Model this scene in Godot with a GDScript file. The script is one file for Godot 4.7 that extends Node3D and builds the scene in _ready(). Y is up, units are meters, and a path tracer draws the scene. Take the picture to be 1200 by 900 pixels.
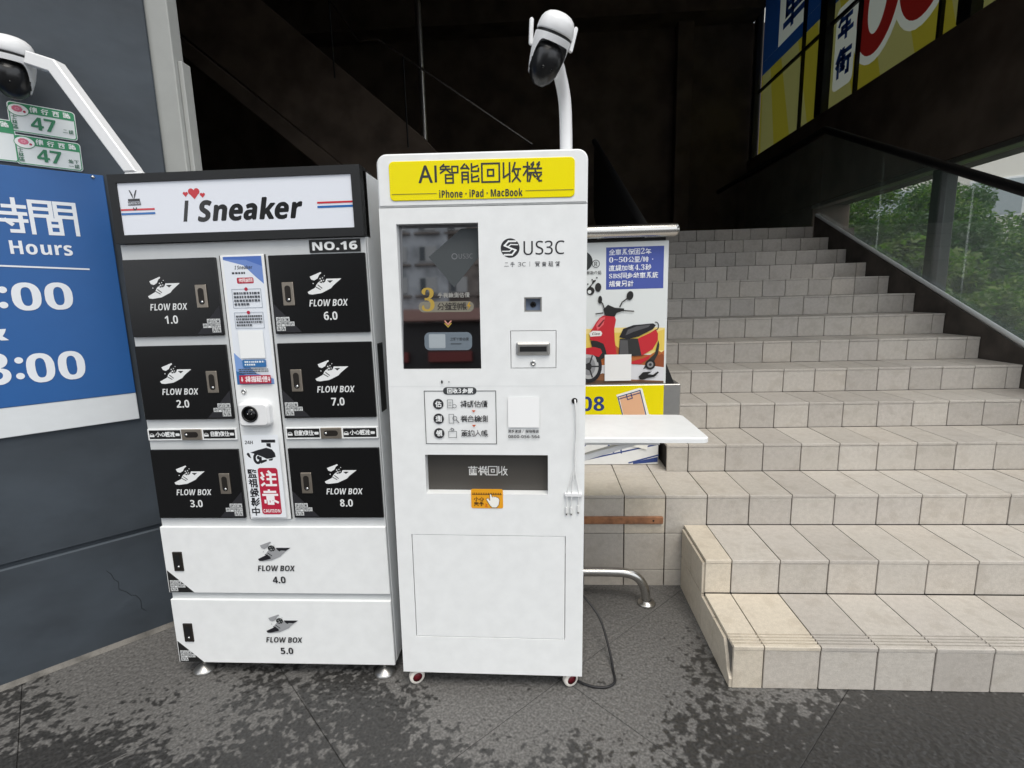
extends Node3D
# Stair entrance with a sneaker locker and a phone recycling kiosk under a dark stairwell.

const TREAD := 0.3437
const RISE := 0.1527
const RISE_FIRST := 0.1721
const STAIR_LEFT := -0.117
const STAIR_RIGHT := 2.29
const WALL_FOOT := Vector3(-2.9144, 0, 0.0748)
const WALL_TURN := 0.79309
const ROOM_X := 2.95

var mats := {}
var fonts := {}
var rng := RandomNumberGenerator.new()

# ---------------------------------------------------------------- scene set-up
func _ready():
	rng.seed = 41
	setup_view()
	make_materials()
	build_ground()
	build_shell()
	build_staircase()
	build_railings()
	build_window_band()
	build_outdoors()
	build_left_wall()
	build_locker()
	build_kiosk()
	build_stand()
	build_small_things()

func setup_view():
	var cam := Camera3D.new()
	cam.name = "camera"
	cam.basis = Basis.from_euler(Vector3(-0.1684, 0.0592, -0.0262))
	cam.position = Vector3(-0.7938, 1.453, 1.733)
	cam.fov = 73.45
	cam.near = 0.02
	cam.far = 400.0
	add_child(cam)
	cam.current = true
	var sky_mat := ProceduralSkyMaterial.new()
	sky_mat.sky_top_color = Color(0.88, 0.90, 0.93)
	sky_mat.sky_horizon_color = Color(0.86, 0.87, 0.88)
	sky_mat.sky_curve = 0.2
	sky_mat.ground_bottom_color = Color(0.30, 0.30, 0.30)
	sky_mat.ground_horizon_color = Color(0.55, 0.55, 0.55)
	sky_mat.sun_angle_max = 1.0
	var sky := Sky.new()
	sky.sky_material = sky_mat
	var env := Environment.new()
	env.background_mode = Environment.BG_SKY
	env.sky = sky
	env.background_energy_multiplier = 1.0
	env.tonemap_mode = Environment.TONE_MAPPER_LINEAR
	env.tonemap_exposure = 2.18
	env.sdfgi_enabled = true
	env.ssao_enabled = true
	env.ssil_enabled = true
	var we := WorldEnvironment.new()
	we.name = "world_environment"
	we.environment = env
	add_child(we)
	var sun := DirectionalLight3D.new()
	sun.name = "sun"
	sun.light_energy = 0.35
	sun.light_color = Color(1.0, 0.98, 0.95)
	sun.light_angular_distance = 30.0
	sun.shadow_enabled = true
	sun.rotation_degrees = Vector3(-62, 20, 0)
	add_child(sun)

# ---------------------------------------------------------------- node helpers
func thing(called: String, label: String, category: String, at := Vector3.ZERO, group := "", kind := "") -> Node3D:
	var o := Node3D.new()
	o.name = called
	add_child(o, true)
	o.position = at
	o.set_meta("label", label)
	o.set_meta("category", category)
	if group != "": o.set_meta("group", group)
	if kind != "": o.set_meta("kind", kind)
	return o

func part(parent: Node3D, called: String, mesh: Mesh, m: Material, at := Vector3.ZERO, turn := Vector3.ZERO) -> MeshInstance3D:
	var o := MeshInstance3D.new()
	o.name = called
	o.mesh = mesh
	o.material_override = m
	parent.add_child(o, true)
	o.position = at
	o.rotation = turn
	return o

func new_st() -> SurfaceTool:
	var st := SurfaceTool.new()
	st.begin(Mesh.PRIMITIVE_TRIANGLES)
	return st

func done(st: SurfaceTool) -> ArrayMesh:
	st.generate_normals()
	return st.commit()

# ---------------------------------------------------------------- mesh helpers
func tri(st: SurfaceTool, a: Vector3, b: Vector3, c: Vector3, out: Vector3):
	if (a - c).cross(a - b).dot(out) < 0.0:
		var t := b
		b = c
		c = t
	st.add_vertex(a)
	st.add_vertex(b)
	st.add_vertex(c)

func quad(st: SurfaceTool, a: Vector3, b: Vector3, c: Vector3, d: Vector3, out: Vector3):
	tri(st, a, b, c, out)
	tri(st, a, c, d, out)

func add_box(st: SurfaceTool, c: Vector3, s: Vector3, ch := 0.0):
	# chamfered box
	st.set_smooth_group(-1)
	var h := s * 0.5
	ch = min(ch, min(h.x, min(h.y, h.z)) * 0.9)
	var i := h - Vector3.ONE * ch
	for ax in 3:
		var u := (ax + 1) % 3
		var w := (ax + 2) % 3
		for sg in [-1.0, 1.0]:
			var p: Array[Vector3] = []
			for q in [[-1, -1], [1, -1], [1, 1], [-1, 1]]:
				var v := Vector3.ZERO
				v[ax] = sg * h[ax]
				v[u] = q[0] * i[u]
				v[w] = q[1] * i[w]
				p.append(c + v)
			var o := Vector3.ZERO
			o[ax] = sg
			quad(st, p[0], p[1], p[2], p[3], o)
	if ch <= 0.0: return
	for ax in 3:
		var u := (ax + 1) % 3
		var w := (ax + 2) % 3
		for su in [-1.0, 1.0]:
			for sw in [-1.0, 1.0]:
				var p: Array[Vector3] = []
				for e in [[-1.0, 0], [1.0, 0], [1.0, 1], [-1.0, 1]]:
					var v := Vector3.ZERO
					v[ax] = e[0] * i[ax]
					v[u] = su * (h[u] if e[1] == 0 else i[u])
					v[w] = sw * (i[w] if e[1] == 0 else h[w])
					p.append(c + v)
				var o := Vector3.ZERO
				o[u] = su
				o[w] = sw
				quad(st, p[0], p[1], p[2], p[3], o)
	for sx in [-1.0, 1.0]:
		for sy in [-1.0, 1.0]:
			for sz in [-1.0, 1.0]:
				var o := Vector3(sx, sy, sz)
				tri(st, c + o * Vector3(h.x, i.y, i.z), c + o * Vector3(i.x, h.y, i.z), c + o * Vector3(i.x, i.y, h.z), o)

func box(s: Vector3, ch := 0.0, c := Vector3.ZERO) -> ArrayMesh:
	var st := new_st()
	add_box(st, c, s, ch)
	return done(st)

func span(x0: float, y0: float, z0: float, x1: float, y1: float, z1: float, ch := 0.0) -> ArrayMesh:
	return box(Vector3(x1 - x0, y1 - y0, z1 - z0), ch, Vector3((x0 + x1) / 2, (y0 + y1) / 2, (z0 + z1) / 2))

func add_prism(st: SurfaceTool, pts: PackedVector2Array, z0: float, z1: float, bev := 0.0):
	# polygon in xy pulled from z0 (back) to z1 (front), front edge bevelled
	st.set_smooth_group(-1)
	var n := pts.size()
	var area := 0.0
	for k in n: area += pts[k].cross(pts[(k + 1) % n])
	var inner := PackedVector2Array()
	for k in n:
		if bev <= 0.0:
			inner.append(pts[k])
			continue
		var e0 := (pts[k] - pts[(k + n - 1) % n]).normalized()
		var e1 := (pts[(k + 1) % n] - pts[k]).normalized()
		var n0 := Vector2(-e0.y, e0.x) * signf(area)
		var n1 := Vector2(-e1.y, e1.x) * signf(area)
		var m := (n0 + n1)
		m = m / max(0.3, m.length_squared() * 0.5)
		inner.append(pts[k] + m * bev)
	var idx := Geometry2D.triangulate_polygon(inner)
	for k in range(0, idx.size(), 3):
		var a := inner[idx[k]]
		var b := inner[idx[k + 1]]
		var c := inner[idx[k + 2]]
		tri(st, Vector3(a.x, a.y, z1), Vector3(b.x, b.y, z1), Vector3(c.x, c.y, z1), Vector3(0, 0, 1))
	idx = Geometry2D.triangulate_polygon(pts)
	for k in range(0, idx.size(), 3):
		var a := pts[idx[k]]
		var b := pts[idx[k + 1]]
		var c := pts[idx[k + 2]]
		tri(st, Vector3(a.x, a.y, z0), Vector3(b.x, b.y, z0), Vector3(c.x, c.y, z0), Vector3(0, 0, -1))
	for k in n:
		var a := pts[k]
		var b := pts[(k + 1) % n]
		var e := (b - a).normalized()
		var o := Vector3(e.y, -e.x, 0) * signf(area)
		var zf := z1 - bev
		quad(st, Vector3(a.x, a.y, z0), Vector3(b.x, b.y, z0), Vector3(b.x, b.y, zf), Vector3(a.x, a.y, zf), o)
		if bev > 0.0:
			var ai := inner[k]
			var bi := inner[(k + 1) % n]
			quad(st, Vector3(a.x, a.y, zf), Vector3(b.x, b.y, zf), Vector3(bi.x, bi.y, z1), Vector3(ai.x, ai.y, z1), o + Vector3(0, 0, 1))

func prism(pts: PackedVector2Array, z0: float, z1: float, bev := 0.0) -> ArrayMesh:
	var st := new_st()
	add_prism(st, pts, z0, z1, bev)
	return done(st)

func rrect(x0: float, y0: float, x1: float, y1: float, r: Variant, seg := 6) -> PackedVector2Array:
	# counter-clockwise rounded rectangle; r is one radius or [bottom-left, bottom-right, top-right, top-left]
	var rr: Array = r if r is Array else [r, r, r, r]
	var out := PackedVector2Array()
	var cs := [[x0, y0, 1, 1, PI], [x1, y0, -1, 1, 1.5 * PI], [x1, y1, -1, -1, 0.0], [x0, y1, 1, -1, 0.5 * PI]]
	for k in 4:
		var c: Array = cs[k]
		var q: float = rr[k]
		if q <= 0.0001:
			out.append(Vector2(c[0], c[1]))
			continue
		var m := Vector2(c[0] + c[2] * q, c[1] + c[3] * q)
		for j in seg + 1:
			var a: float = c[4] + 0.5 * PI * j / seg
			out.append(m + Vector2(cos(a), sin(a)) * q)
	return out

func add_tube(st: SurfaceTool, path: Array, r: Variant, sides := 12, flat := 1.0):
	st.set_smooth_group(0)
	var n := path.size()
	var rings := []
	var up := Vector3.UP
	for k in n:
		var d: Vector3 = (path[min(k + 1, n - 1)] - path[max(k - 1, 0)]).normalized()
		if k == 0 and absf(d.dot(up)) > 0.95: up = Vector3.BACK
		var s := d.cross(up).normalized()
		up = s.cross(d).normalized()
		var rad: float = r[k] if r is Array else r
		var ring := []
		for j in sides:
			var a := TAU * j / sides
			ring.append(path[k] + (s * cos(a) + up * sin(a) * flat) * rad)
		rings.append(ring)
	for k in n - 1:
		for j in sides:
			var j2 := (j + 1) % sides
			quad(st, rings[k][j], rings[k][j2], rings[k + 1][j2], rings[k + 1][j], rings[k][j] - path[k] + rings[k][j2] - path[k])
	st.set_smooth_group(-1)
	for e in [0, n - 1]:
		var o: Vector3 = path[0] - path[1] if e == 0 else path[n - 1] - path[n - 2]
		for j in sides: tri(st, path[e], rings[e][j], rings[e][(j + 1) % sides], o)

func tube(path: Array, r: Variant, sides := 12, flat := 1.0) -> ArrayMesh:
	var st := new_st()
	add_tube(st, path, r, sides, flat)
	return done(st)

func smooth_path(pts: Array, per := 6) -> Array:
	var out := []
	var n := pts.size()
	for k in n - 1:
		var p0: Vector3 = pts[max(k - 1, 0)]
		var p3: Vector3 = pts[min(k + 2, n - 1)]
		for j in per: out.append(pts[k].cubic_interpolate(pts[k + 1], p0, p3, float(j) / per))
	out.append(pts[n - 1])
	return out

func add_lathe(st: SurfaceTool, prof: Array, sides := 24, smooth := true):
	# profile of (radius, y) from bottom to top round the y axis
	st.set_smooth_group(0 if smooth else -1)
	for k in prof.size() - 1:
		var a: Vector2 = prof[k]
		var b: Vector2 = prof[k + 1]
		for j in sides:
			var t0 := TAU * j / sides
			var t1 := TAU * (j + 1) / sides
			var c0 := Vector3(cos(t0), 0, sin(t0))
			var c1 := Vector3(cos(t1), 0, sin(t1))
			var e := b - a
			var o := (c0 + c1) * 0.5 * e.y + Vector3.UP * -e.x
			var p0 := c0 * a.x + Vector3.UP * a.y
			var p1 := c1 * a.x + Vector3.UP * a.y
			var p2 := c1 * b.x + Vector3.UP * b.y
			var p3 := c0 * b.x + Vector3.UP * b.y
			if a.x > 0.00001: tri(st, p0, p1, p2, o)
			if b.x > 0.00001: tri(st, p0, p2, p3, o)

func lathe(prof: Array, sides := 24, smooth := true) -> ArrayMesh:
	var st := new_st()
	add_lathe(st, prof, sides, smooth)
	return done(st)

func holed_plate(x0: float, y0: float, x1: float, y1: float, holes: Array, z0: float, z1: float) -> ArrayMesh:
	# plate with rectangular openings [x0, y0, x1, y1]
	var st := new_st()
	st.set_smooth_group(-1)
	var xs := [x0, x1]
	var ys := [y0, y1]
	for h in holes:
		xs.append(h[0])
		xs.append(h[2])
		ys.append(h[1])
		ys.append(h[3])
		var a := Vector3(h[0], h[1], z0)
		var b := Vector3(h[2], h[1], z0)
		var c := Vector3(h[2], h[3], z0)
		var d := Vector3(h[0], h[3], z0)
		var f := Vector3(0, 0, z1 - z0)
		quad(st, a, b, b + f, a + f, Vector3.UP)
		quad(st, d, c, c + f, d + f, Vector3.DOWN)
		quad(st, a, d, d + f, a + f, Vector3.RIGHT)
		quad(st, b, c, c + f, b + f, Vector3.LEFT)
	xs.sort()
	ys.sort()
	for i in xs.size() - 1:
		for j in ys.size() - 1:
			if xs[i + 1] - xs[i] < 0.00001 or ys[j + 1] - ys[j] < 0.00001: continue
			var mx: float = (xs[i] + xs[i + 1]) / 2
			var my: float = (ys[j] + ys[j + 1]) / 2
			var open := false
			for h in holes:
				if mx > h[0] and mx < h[2] and my > h[1] and my < h[3]: open = true
			if open: continue
			quad(st, Vector3(xs[i], ys[j], z1), Vector3(xs[i + 1], ys[j], z1), Vector3(xs[i + 1], ys[j + 1], z1), Vector3(xs[i], ys[j + 1], z1), Vector3.BACK)
	var e := [Vector3(x0, y0, z0), Vector3(x1, y0, z0), Vector3(x1, y1, z0), Vector3(x0, y1, z0)]
	var o := [Vector3.DOWN, Vector3.RIGHT, Vector3.UP, Vector3.LEFT]
	for k in 4: quad(st, e[k], e[(k + 1) % 4], e[(k + 1) % 4] + Vector3(0, 0, z1 - z0), e[k] + Vector3(0, 0, z1 - z0), o[k])
	return done(st)

# ---------------------------------------------------------------- flat print (lettering and printed shapes)
var pst: SurfaceTool
var pz := 0.0
var pcol := Color.WHITE

func print_begin(z: float):
	pst = new_st()
	pst.set_smooth_group(-1)
	pz = z

func print_end(parent: Node3D, called := "print", gloss := false) -> MeshInstance3D:
	return part(parent, called, done(pst), mats.print_gloss if gloss else mats.print)

func pv(x: float, y: float):
	pst.set_color(pcol)
	pst.add_vertex(Vector3(x, y, pz))

func pquad(a: Vector2, b: Vector2, c: Vector2, d: Vector2):
	ptri(a, b, c)
	ptri(a, c, d)

func ptri(a: Vector2, b: Vector2, c: Vector2):
	if (b - a).cross(c - a) > 0.0:
		var t := b
		b = c
		c = t
	pv(a.x, a.y)
	pv(b.x, b.y)
	pv(c.x, c.y)

func ink(hex: String):
	pcol = Color(hex).srgb_to_linear()

func layer(step := 0.00012):
	pz += step

func prect(x0: float, y0: float, x1: float, y1: float):
	layer(0.00003)
	pquad(Vector2(x0, y0), Vector2(x1, y0), Vector2(x1, y1), Vector2(x0, y1))

func ppoly(pts: PackedVector2Array):
	layer(0.00003)
	var idx := Geometry2D.triangulate_polygon(pts)
	for k in range(0, idx.size(), 3): ptri(pts[idx[k]], pts[idx[k + 1]], pts[idx[k + 2]])

func pshape(vals: Array, ox: float, oy: float, sx: float, sy: float):
	# flat list of x, y (y down) placed at (ox, oy)
	var pts := PackedVector2Array()
	for k in range(0, vals.size(), 2): pts.append(Vector2(ox + vals[k] * sx, oy - vals[k + 1] * sy))
	ppoly(pts)

func pellipse(x: float, y: float, rx: float, ry: float, turn := 0.0, seg := 28):
	var pts := PackedVector2Array()
	for k in seg:
		var a := TAU * k / seg
		pts.append(Vector2(x, y) + Vector2(cos(a) * rx, sin(a) * ry).rotated(turn))
	ppoly(pts)

func pring(x: float, y: float, rx: float, ry: float, w: float, a0 := 0.0, a1 := TAU, turn := 0.0, seg := 32):
	layer(0.00003)
	for k in seg:
		var q := []
		for s in [k, k + 1]:
			var a: float = a0 + (a1 - a0) * s / seg
			q.append(Vector2(x, y) + Vector2(cos(a) * (rx - w), sin(a) * (ry - w)).rotated(turn))
			q.append(Vector2(x, y) + Vector2(cos(a) * rx, sin(a) * ry).rotated(turn))
		pquad(q[0], q[1], q[3], q[2])

func pline(pts: Array, w: float):
	for k in pts.size() - 1:
		layer(0.00001)
		var a: Vector2 = pts[k]
		var b: Vector2 = pts[k + 1]
		var d := (b - a).normalized() * w * 0.5
		if d == Vector2.ZERO: continue
		var s := Vector2(-d.y, d.x)
		pquad(a - d + s, b + d + s, b + d - s, a - d - s)

func pframe(x0: float, y0: float, x1: float, y1: float, w: float):
	pline([Vector2(x0, y0), Vector2(x1, y0), Vector2(x1, y1), Vector2(x0, y1), Vector2(x0, y0)], w)

func prounded(x0: float, y0: float, x1: float, y1: float, r: float):
	ppoly(rrect(x0, y0, x1, y1, r, 5))

func ptext(s: String, x0: float, y0: float, x1: float, y1: float, face := "Droid Sans", weight := 700, lean := 0.0, fatten := 0.0):
	# Latin lettering fitted into a box
	var key := face + str(weight)
	if not fonts.has(key):
		var f := SystemFont.new()
		f.font_names = PackedStringArray([face])
		f.font_weight = weight
		fonts[key] = f
	var tm := TextMesh.new()
	tm.font = fonts[key]
	tm.text = s
	tm.font_size = 64
	tm.pixel_size = 0.01
	tm.depth = 0.0
	tm.curve_step = 1.0
	var arr := tm.get_mesh_arrays()
	var vs: PackedVector3Array = arr[Mesh.ARRAY_VERTEX]
	var ix: PackedInt32Array = arr[Mesh.ARRAY_INDEX]
	var lo := Vector2(1e9, 1e9)
	var hi := Vector2(-1e9, -1e9)
	for v in vs:
		lo = lo.min(Vector2(v.x + v.y * lean, v.y))
		hi = hi.max(Vector2(v.x + v.y * lean, v.y))
	var sc := Vector2(x1 - x0, y1 - y0) / (hi - lo)
	var offs := [Vector2.ZERO]
	if fatten > 0.0: offs = [Vector2(-fatten, 0), Vector2(fatten, 0), Vector2(0, fatten), Vector2(0, -fatten)]
	for o in offs:
		layer(0.00002)
		var count := ix.size() if ix.size() > 0 else vs.size()
		for k in range(0, count, 3):
			var t := []
			for j in 3:
				var v: Vector3 = vs[ix[k + j]] if ix.size() > 0 else vs[k + j]
				t.append(Vector2(x0, y0) + (Vector2(v.x + v.y * lean, v.y) - lo) * sc + o)
			ptri(t[0], t[1], t[2])

func pglyph(ch: String, x: float, y: float, w: float, h: float, pen: float, depth := 0):
	# one Chinese character drawn stroke by stroke; (x, y) is its top left corner
	var src: String = PIECES.get(ch, "") if depth > 0 else GLYPHS.get(ch, "")
	if src == "": src = GLYPHS.get(ch, "0090990900 0099 9009")
	for tok in src.split(" ", false):
		if tok.begins_with("@"):
			var bx := float(tok[2].to_int())
			var by := float(tok[3].to_int())
			var ex := float(tok[4].to_int())
			var ey := float(tok[5].to_int())
			pglyph(tok[1], x + w * bx / 9.0, y - h * by / 9.0, w * (ex - bx) / 9.0, h * (ey - by) / 9.0, pen, depth + 1)
			continue
		var pts := []
		for k in range(0, tok.length() - 1, 2):
			pts.append(Vector2(x + w * tok[k].to_int() / 9.0, y - h * tok[k + 1].to_int() / 9.0))
		pline(pts, pen)

func phan(s: String, x0: float, y_top: float, size: float, step: float, pen := 0.11, down := false):
	# a run of Chinese characters; spaces leave a gap
	var x := x0
	var y := y_top
	for k in s.length():
		if s[k] != " ": pglyph(s[k], x + size * pen * 0.5, y - size * pen * 0.5, size * (1.0 - pen), size * (1.0 - pen), size * pen)
		if down: y -= step
		else: x += step

func pcrumbs(x0: float, y0: float, x1: float, y1: float, rows: int, fill := 0.62):
	# body copy too small to read: rows of short printed dashes
	var rh := (y1 - y0) / rows
	for r in rows:
		var x := x0
		var lim := x1 if r < rows - 1 else x0 + (x1 - x0) * 0.55
		while x < lim:
			var w := rh * rng.randf_range(0.35, 0.8)
			var yb := y1 - rh * (r + 1) + rh * 0.2
			prect(x, yb, min(x + w, x1), yb + rh * fill)
			x += w + rh * rng.randf_range(0.12, 0.3)

const PIECES := {
	"日": "1080891910 1484", "目": "1080891910 1383 1686", "口": "0090990900", "木": "0292 4049 4208 4298",
	"月": "1019 108089 1383 1686", "厶": "400686 6297", "匕": "10189895 8214", "矢": "3003 2282 0595 525509 5599",
	"丩": "101785 8089", "攵": "3004 2393 736609 245799", "幺": "4012621474 7488", "門": "0009 00404404 0242 9099 90505494 5292",
	"言": "4151 0292 1484 1686 1787891917", "貝": "1080871710 1282 1484 3709 6799", "亻": "8004 5359", "扌": "0292 606939 0795",
	"氵": "2163 0445 0968", "金": "5004 5094 2474 1686 5459 0999", "糸": "5012621575 5559 2709 7799", "禾": "7010 0393 4049 4308 4398",
	"竹": "2003 1141 6053 5191", "石": "0191 4106 2585892925", "見": "1080861610 1282 1484 3609 66699997", "車": "0191 1282861612 1484 0898 4049",
	"馬": "1016 1080 1282 1484 5056 16868979 0809 2829 4849", "罒": "0090990900 3039 6069"}

const GLYPHS := {
	"智": "@矢0054 @口6194 @日2579", "能": "@厶0043 @月0449 @匕5094 @匕5599", "回": "0090990900 3363663633", "收": "@丩0049 @攵5099",
	"機": "0232 2029 2306 2536 504151433363 807181738393 3595 4539 5667 648999 9678", "時": "@日0138 5292 7074 4494 4696 858969 5667", "間": "@門0099 @日3569",
	"監": "40000444 1131331311 6052 6191 7393 1686 1619 8689 3639 6669 0999", "視": "1021 0232 3205 2429 2536 @見4099",
	"錄": "@金0049 508083 5181 4393 6469 4567 9468 6598", "影": "@日1043 0454 @口1547 2729 0718 4758 9063 9366 9659", "中": "0282860602 4049",
	"注": "@氵0029 5061 4292 6269 4595 3999", "意": "4041 1181 0393 @日2476 1718 37396968 5758 7798", "舊": "0191 3032 6062 1317 1383 1585 1787 5357 1819 1989 8889 3848 5878",
	"小": "505939 2306 7396", "心": "1407 33387885 5163 8396", "夾": "0292 4045 4509 4599 2305 2345 7355 7395", "手": "7021 1383 0595 405939",
	"掃": "@扌0039 508083 5181 5383 4594 4547 5658 568688 7479", "碼": "@石0139 5056 5090 5282 5484 7056 5686 868979 4849 5758", "估": "@亻0039 4292 6065 @口4599",
	"價": "@亻0039 4090 4292944442 6064 7074 @貝4599", "台": "@厶1084 @口1589", "檢": "@木0039 6033 6093 5383 @口4466 @口7496 5639 5668 8669 8699",
	"測": "@氵0029 @貝3069 7177 909989", "簽": "@竹0092 5214 5294 3464 @口1547 @口5587 2709 2849 6749 6899", "約": "@糸0049 6043 51919979 6577", "入": "405499 5309",
	"帳": "0207 024246 2029 5056 5080 5282 5484 4696 565969 6699 9678", "步": "4045 4272 2125 0494 4547 2618 8609", "驟": "@馬0049 4090 4292 5054 8084 4494 6459 5548 7559 7599",
	"領": "2004 2054 1333 054528 2639 5090 @貝5199", "二": "2171 0898", "買": "@罒0093 @貝1489", "賣": "4042 1181 2373 @罒1385 @貝1589", "租": "@禾0049 5059 508089 5383 5686 4999",
	"賃": "@亻0034 9041 4292 6064 5484 @貝2589", "分": "3004 6094 15757959 4509", "鐘": "@金0049 6070 5191 4393 @日5487 7479 4888 4999", "到": "0050 3003 0353 4254 1656 3439 0959 7177 909989",
	"更": "0090 1282861612 1484 505609 2799", "多": "4003 307004 3344 5426 458519 5566", "資": "1031 0323 5042 4191 6243 6293 @貝1489", "訊": "@言0049 50808899 6069 4494",
	"服": "@月0049 5059 509093 5494 9459 5599", "務": "0040 4012 0444 4439 2408 @攵5095 5696 969979 6659", "專": "0090 1181841411 4045 0595 0797 858989 757969 3748", "線": "@糸0049 @日5094 7579 4666 6648 9567 7699",
	"輕": "@車0049 5090 614354 817364 5585 7579 4999", "推": "@扌0039 6043 5359 5292 5484 5686 5999 7279 7082", "自": "5031 @目1199", "動": "4010 0252 @日0356 3029 0858 0959 52929979 7049",
	"復": "3003 3306 2429 5042 5191 @日5285 6547 568649 5799", "位": "@亻0039 6062 4393 5467 8468 3999", "請": "@言0049 5090 7074 5282 4494 5559 558589 5785", "確": "@石0139 4191 6043 5459 5494 5696 5999 7479",
	"實": "4042 030292 1484 @貝1589", "將": "3039 0004 0434 0636 0609 6042 509244 5394 4595 858969 5667", "門": "@門0099", "關": "@門0099 5567 3555 3777 4849 6869",
	"好": "200649 3309 0333 508062 727969 4494", "謝": "@言0029 3060 3069 6069 3262 3464 3666 7393 858979 7576", "德": "2003 2305 1419 4191 6063 4292944442 6264 7274 4595 4648 5759 6677 9698",
	"行": "3003 3306 2429 5191 4494 747959", "西": "0191 1383891913 313516 616686", "路": "@口0033 2328 2545 0508 0847 6044 5282 8245 5395 @口5698", "士": "0393 4049 1989", "林": "@木0049 @木5099",
	"區": "90000999 @口4173 @口2557 @口6597", "樓": "@木0039 @日4094 4696 6449 5799", "地": "0333 2028 0838 44939686 6068 41489997", "下": "0191 4149 4365", "一": "0595", "全": "5004 5094 2474 1686 5459 0999",
	"車": "@車0099", "系": "8020 @糸1199", "保": "@亻0039 @口4194 4595 6469 6549 6599", "固": "0090990900 2373 5155 @口3567", "年": "2003 1282 2575 2527 0797 5259", "公": "3004 6094 451888 7689",
	"里": "1080851510 1282 4049 1777 0999", "直": "0191 5052 @目2287 0409 0999", "加": "02424939 2109 @口6298", "速": "1022 0323 2317 178999 4191 4383854543 6057 6638 6697", "秒": "@禾0049 7075 5255 8194 9559",
	"同": "0009 009099 2373 @口3577", "煞": "3003 1333 0343 0646 3336 @攵5095 1708 3738 5758 7788", "統": "@糸0049 6061 4191 614494 5549 757999", "規": "0242 0545 2025 2509 3549 @見5099",
	"費": "1181831313 3004 6065 1484 @貝1589", "另": "@口1084 15858969 4509", "計": "@言0049 5393 7079", "款": "0141 2023 1343 0545 2529 1608 3648 6043 6393 9385 7459 7499", "介": "5004 5094 3408 6469",
	"紹": "@糸0049 508073 6043 @口5599", "描": "@扌0039 4191 5053 8083 @日4499 7479", "借": "@亻0039 4191 6063 8083 3393 @日4499", "使": "@亻0039 4191 @口4294 6058 4599", "用": "1009 108089 1383 1686 5059", "說": "@言0049 5042 8092 @口5385 6549 757999", "明": "@日0038 @月5099",
	"街": "2003 2305 1419 3151 3353 4044 3555 4657 3757 6191 6494 848979", "立": "4041 1191 3338 7367 0999", "即": "@日0045 0048 0837 5059 509096", "載": "0171 3004 0353 @日0446 3039 0858 6079 9659 8192"}

# ---------------------------------------------------------------- materials
func mk(hex: String, rough := 0.6, metal := 0.0) -> StandardMaterial3D:
	var m := StandardMaterial3D.new()
	m.albedo_color = Color(hex)
	m.roughness = rough
	m.metallic = metal
	m.cull_mode = BaseMaterial3D.CULL_DISABLED
	return m

func noise_tex(freq: float, lo: float, hi: float, sd: int, oct := 4, size := 512, kind := FastNoiseLite.TYPE_SIMPLEX_SMOOTH) -> ImageTexture:
	var n := FastNoiseLite.new()
	n.seed = sd
	n.noise_type = kind
	n.frequency = freq
	n.fractal_octaves = oct
	var im := n.get_seamless_image(size, size)
	im.convert(Image.FORMAT_RGB8)
	var d := im.get_data()
	for k in d.size(): d[k] = int(clampf(lerpf(lo, hi, d[k] / 255.0), 0.0, 1.0) * 255.0)
	return ImageTexture.create_from_image(Image.create_from_data(size, size, false, Image.FORMAT_RGB8, d))

func tile_tex(sd: int) -> ImageTexture:
	# fine clay speckle with worn, dirty smudges over it
	var size := 768
	var src := []
	for q in [[0.30, 2], [0.012, 5], [0.05, 4]]:
		var n := FastNoiseLite.new()
		n.seed = sd + src.size()
		n.frequency = q[0]
		n.fractal_octaves = q[1]
		var im := n.get_seamless_image(size, size)
		im.convert(Image.FORMAT_L8)
		src.append(im.get_data())
	var s0: PackedByteArray = src[0]
	var s1: PackedByteArray = src[1]
	var s2: PackedByteArray = src[2]
	var d := PackedByteArray()
	d.resize(size * size * 3)
	for k in size * size:
		var smudge := smoothstep(0.56, 0.85, s1[k] / 255.0) * (0.4 + 0.6 * s2[k] / 255.0)
		var v := 0.93 + 0.13 * (s0[k] / 255.0 - 0.5) + 0.07 * (s2[k] / 255.0 - 0.5) - 0.055 * smudge
		d[k * 3] = int(clampf(v, 0, 1) * 255)
		d[k * 3 + 1] = int(clampf(v - 0.006 * smudge, 0, 1) * 255)
		d[k * 3 + 2] = int(clampf(v - 0.014 * smudge, 0, 1) * 255)
	return ImageTexture.create_from_image(Image.create_from_data(size, size, false, Image.FORMAT_RGB8, d))

func bump_tex(freq: float, strength: float, sd: int, oct := 4, size := 512) -> ImageTexture:
	var n := FastNoiseLite.new()
	n.seed = sd
	n.frequency = freq
	n.fractal_octaves = oct
	var im := n.get_seamless_image(size, size)
	im.convert(Image.FORMAT_RGBA8)
	im.bump_map_to_normal_map(strength)
	return ImageTexture.create_from_image(im)

func skin(m: StandardMaterial3D, albedo: Texture2D, normal: Texture2D, scale: float, nscale := 1.0, world := true) -> StandardMaterial3D:
	m.uv1_triplanar = true
	m.uv1_world_triplanar = world
	m.uv1_scale = Vector3.ONE * scale
	m.uv1_triplanar_sharpness = 8.0
	if albedo: m.albedo_texture = albedo
	if normal:
		m.normal_enabled = true
		m.normal_texture = normal
		m.normal_scale = nscale
	return m

func glass(hex: String, alpha: float, rough := 0.02) -> StandardMaterial3D:
	var m := mk(hex, rough)
	var c := Color(hex)
	c.a = alpha
	m.albedo_color = c
	m.transparency = BaseMaterial3D.TRANSPARENCY_ALPHA
	return m

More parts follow.
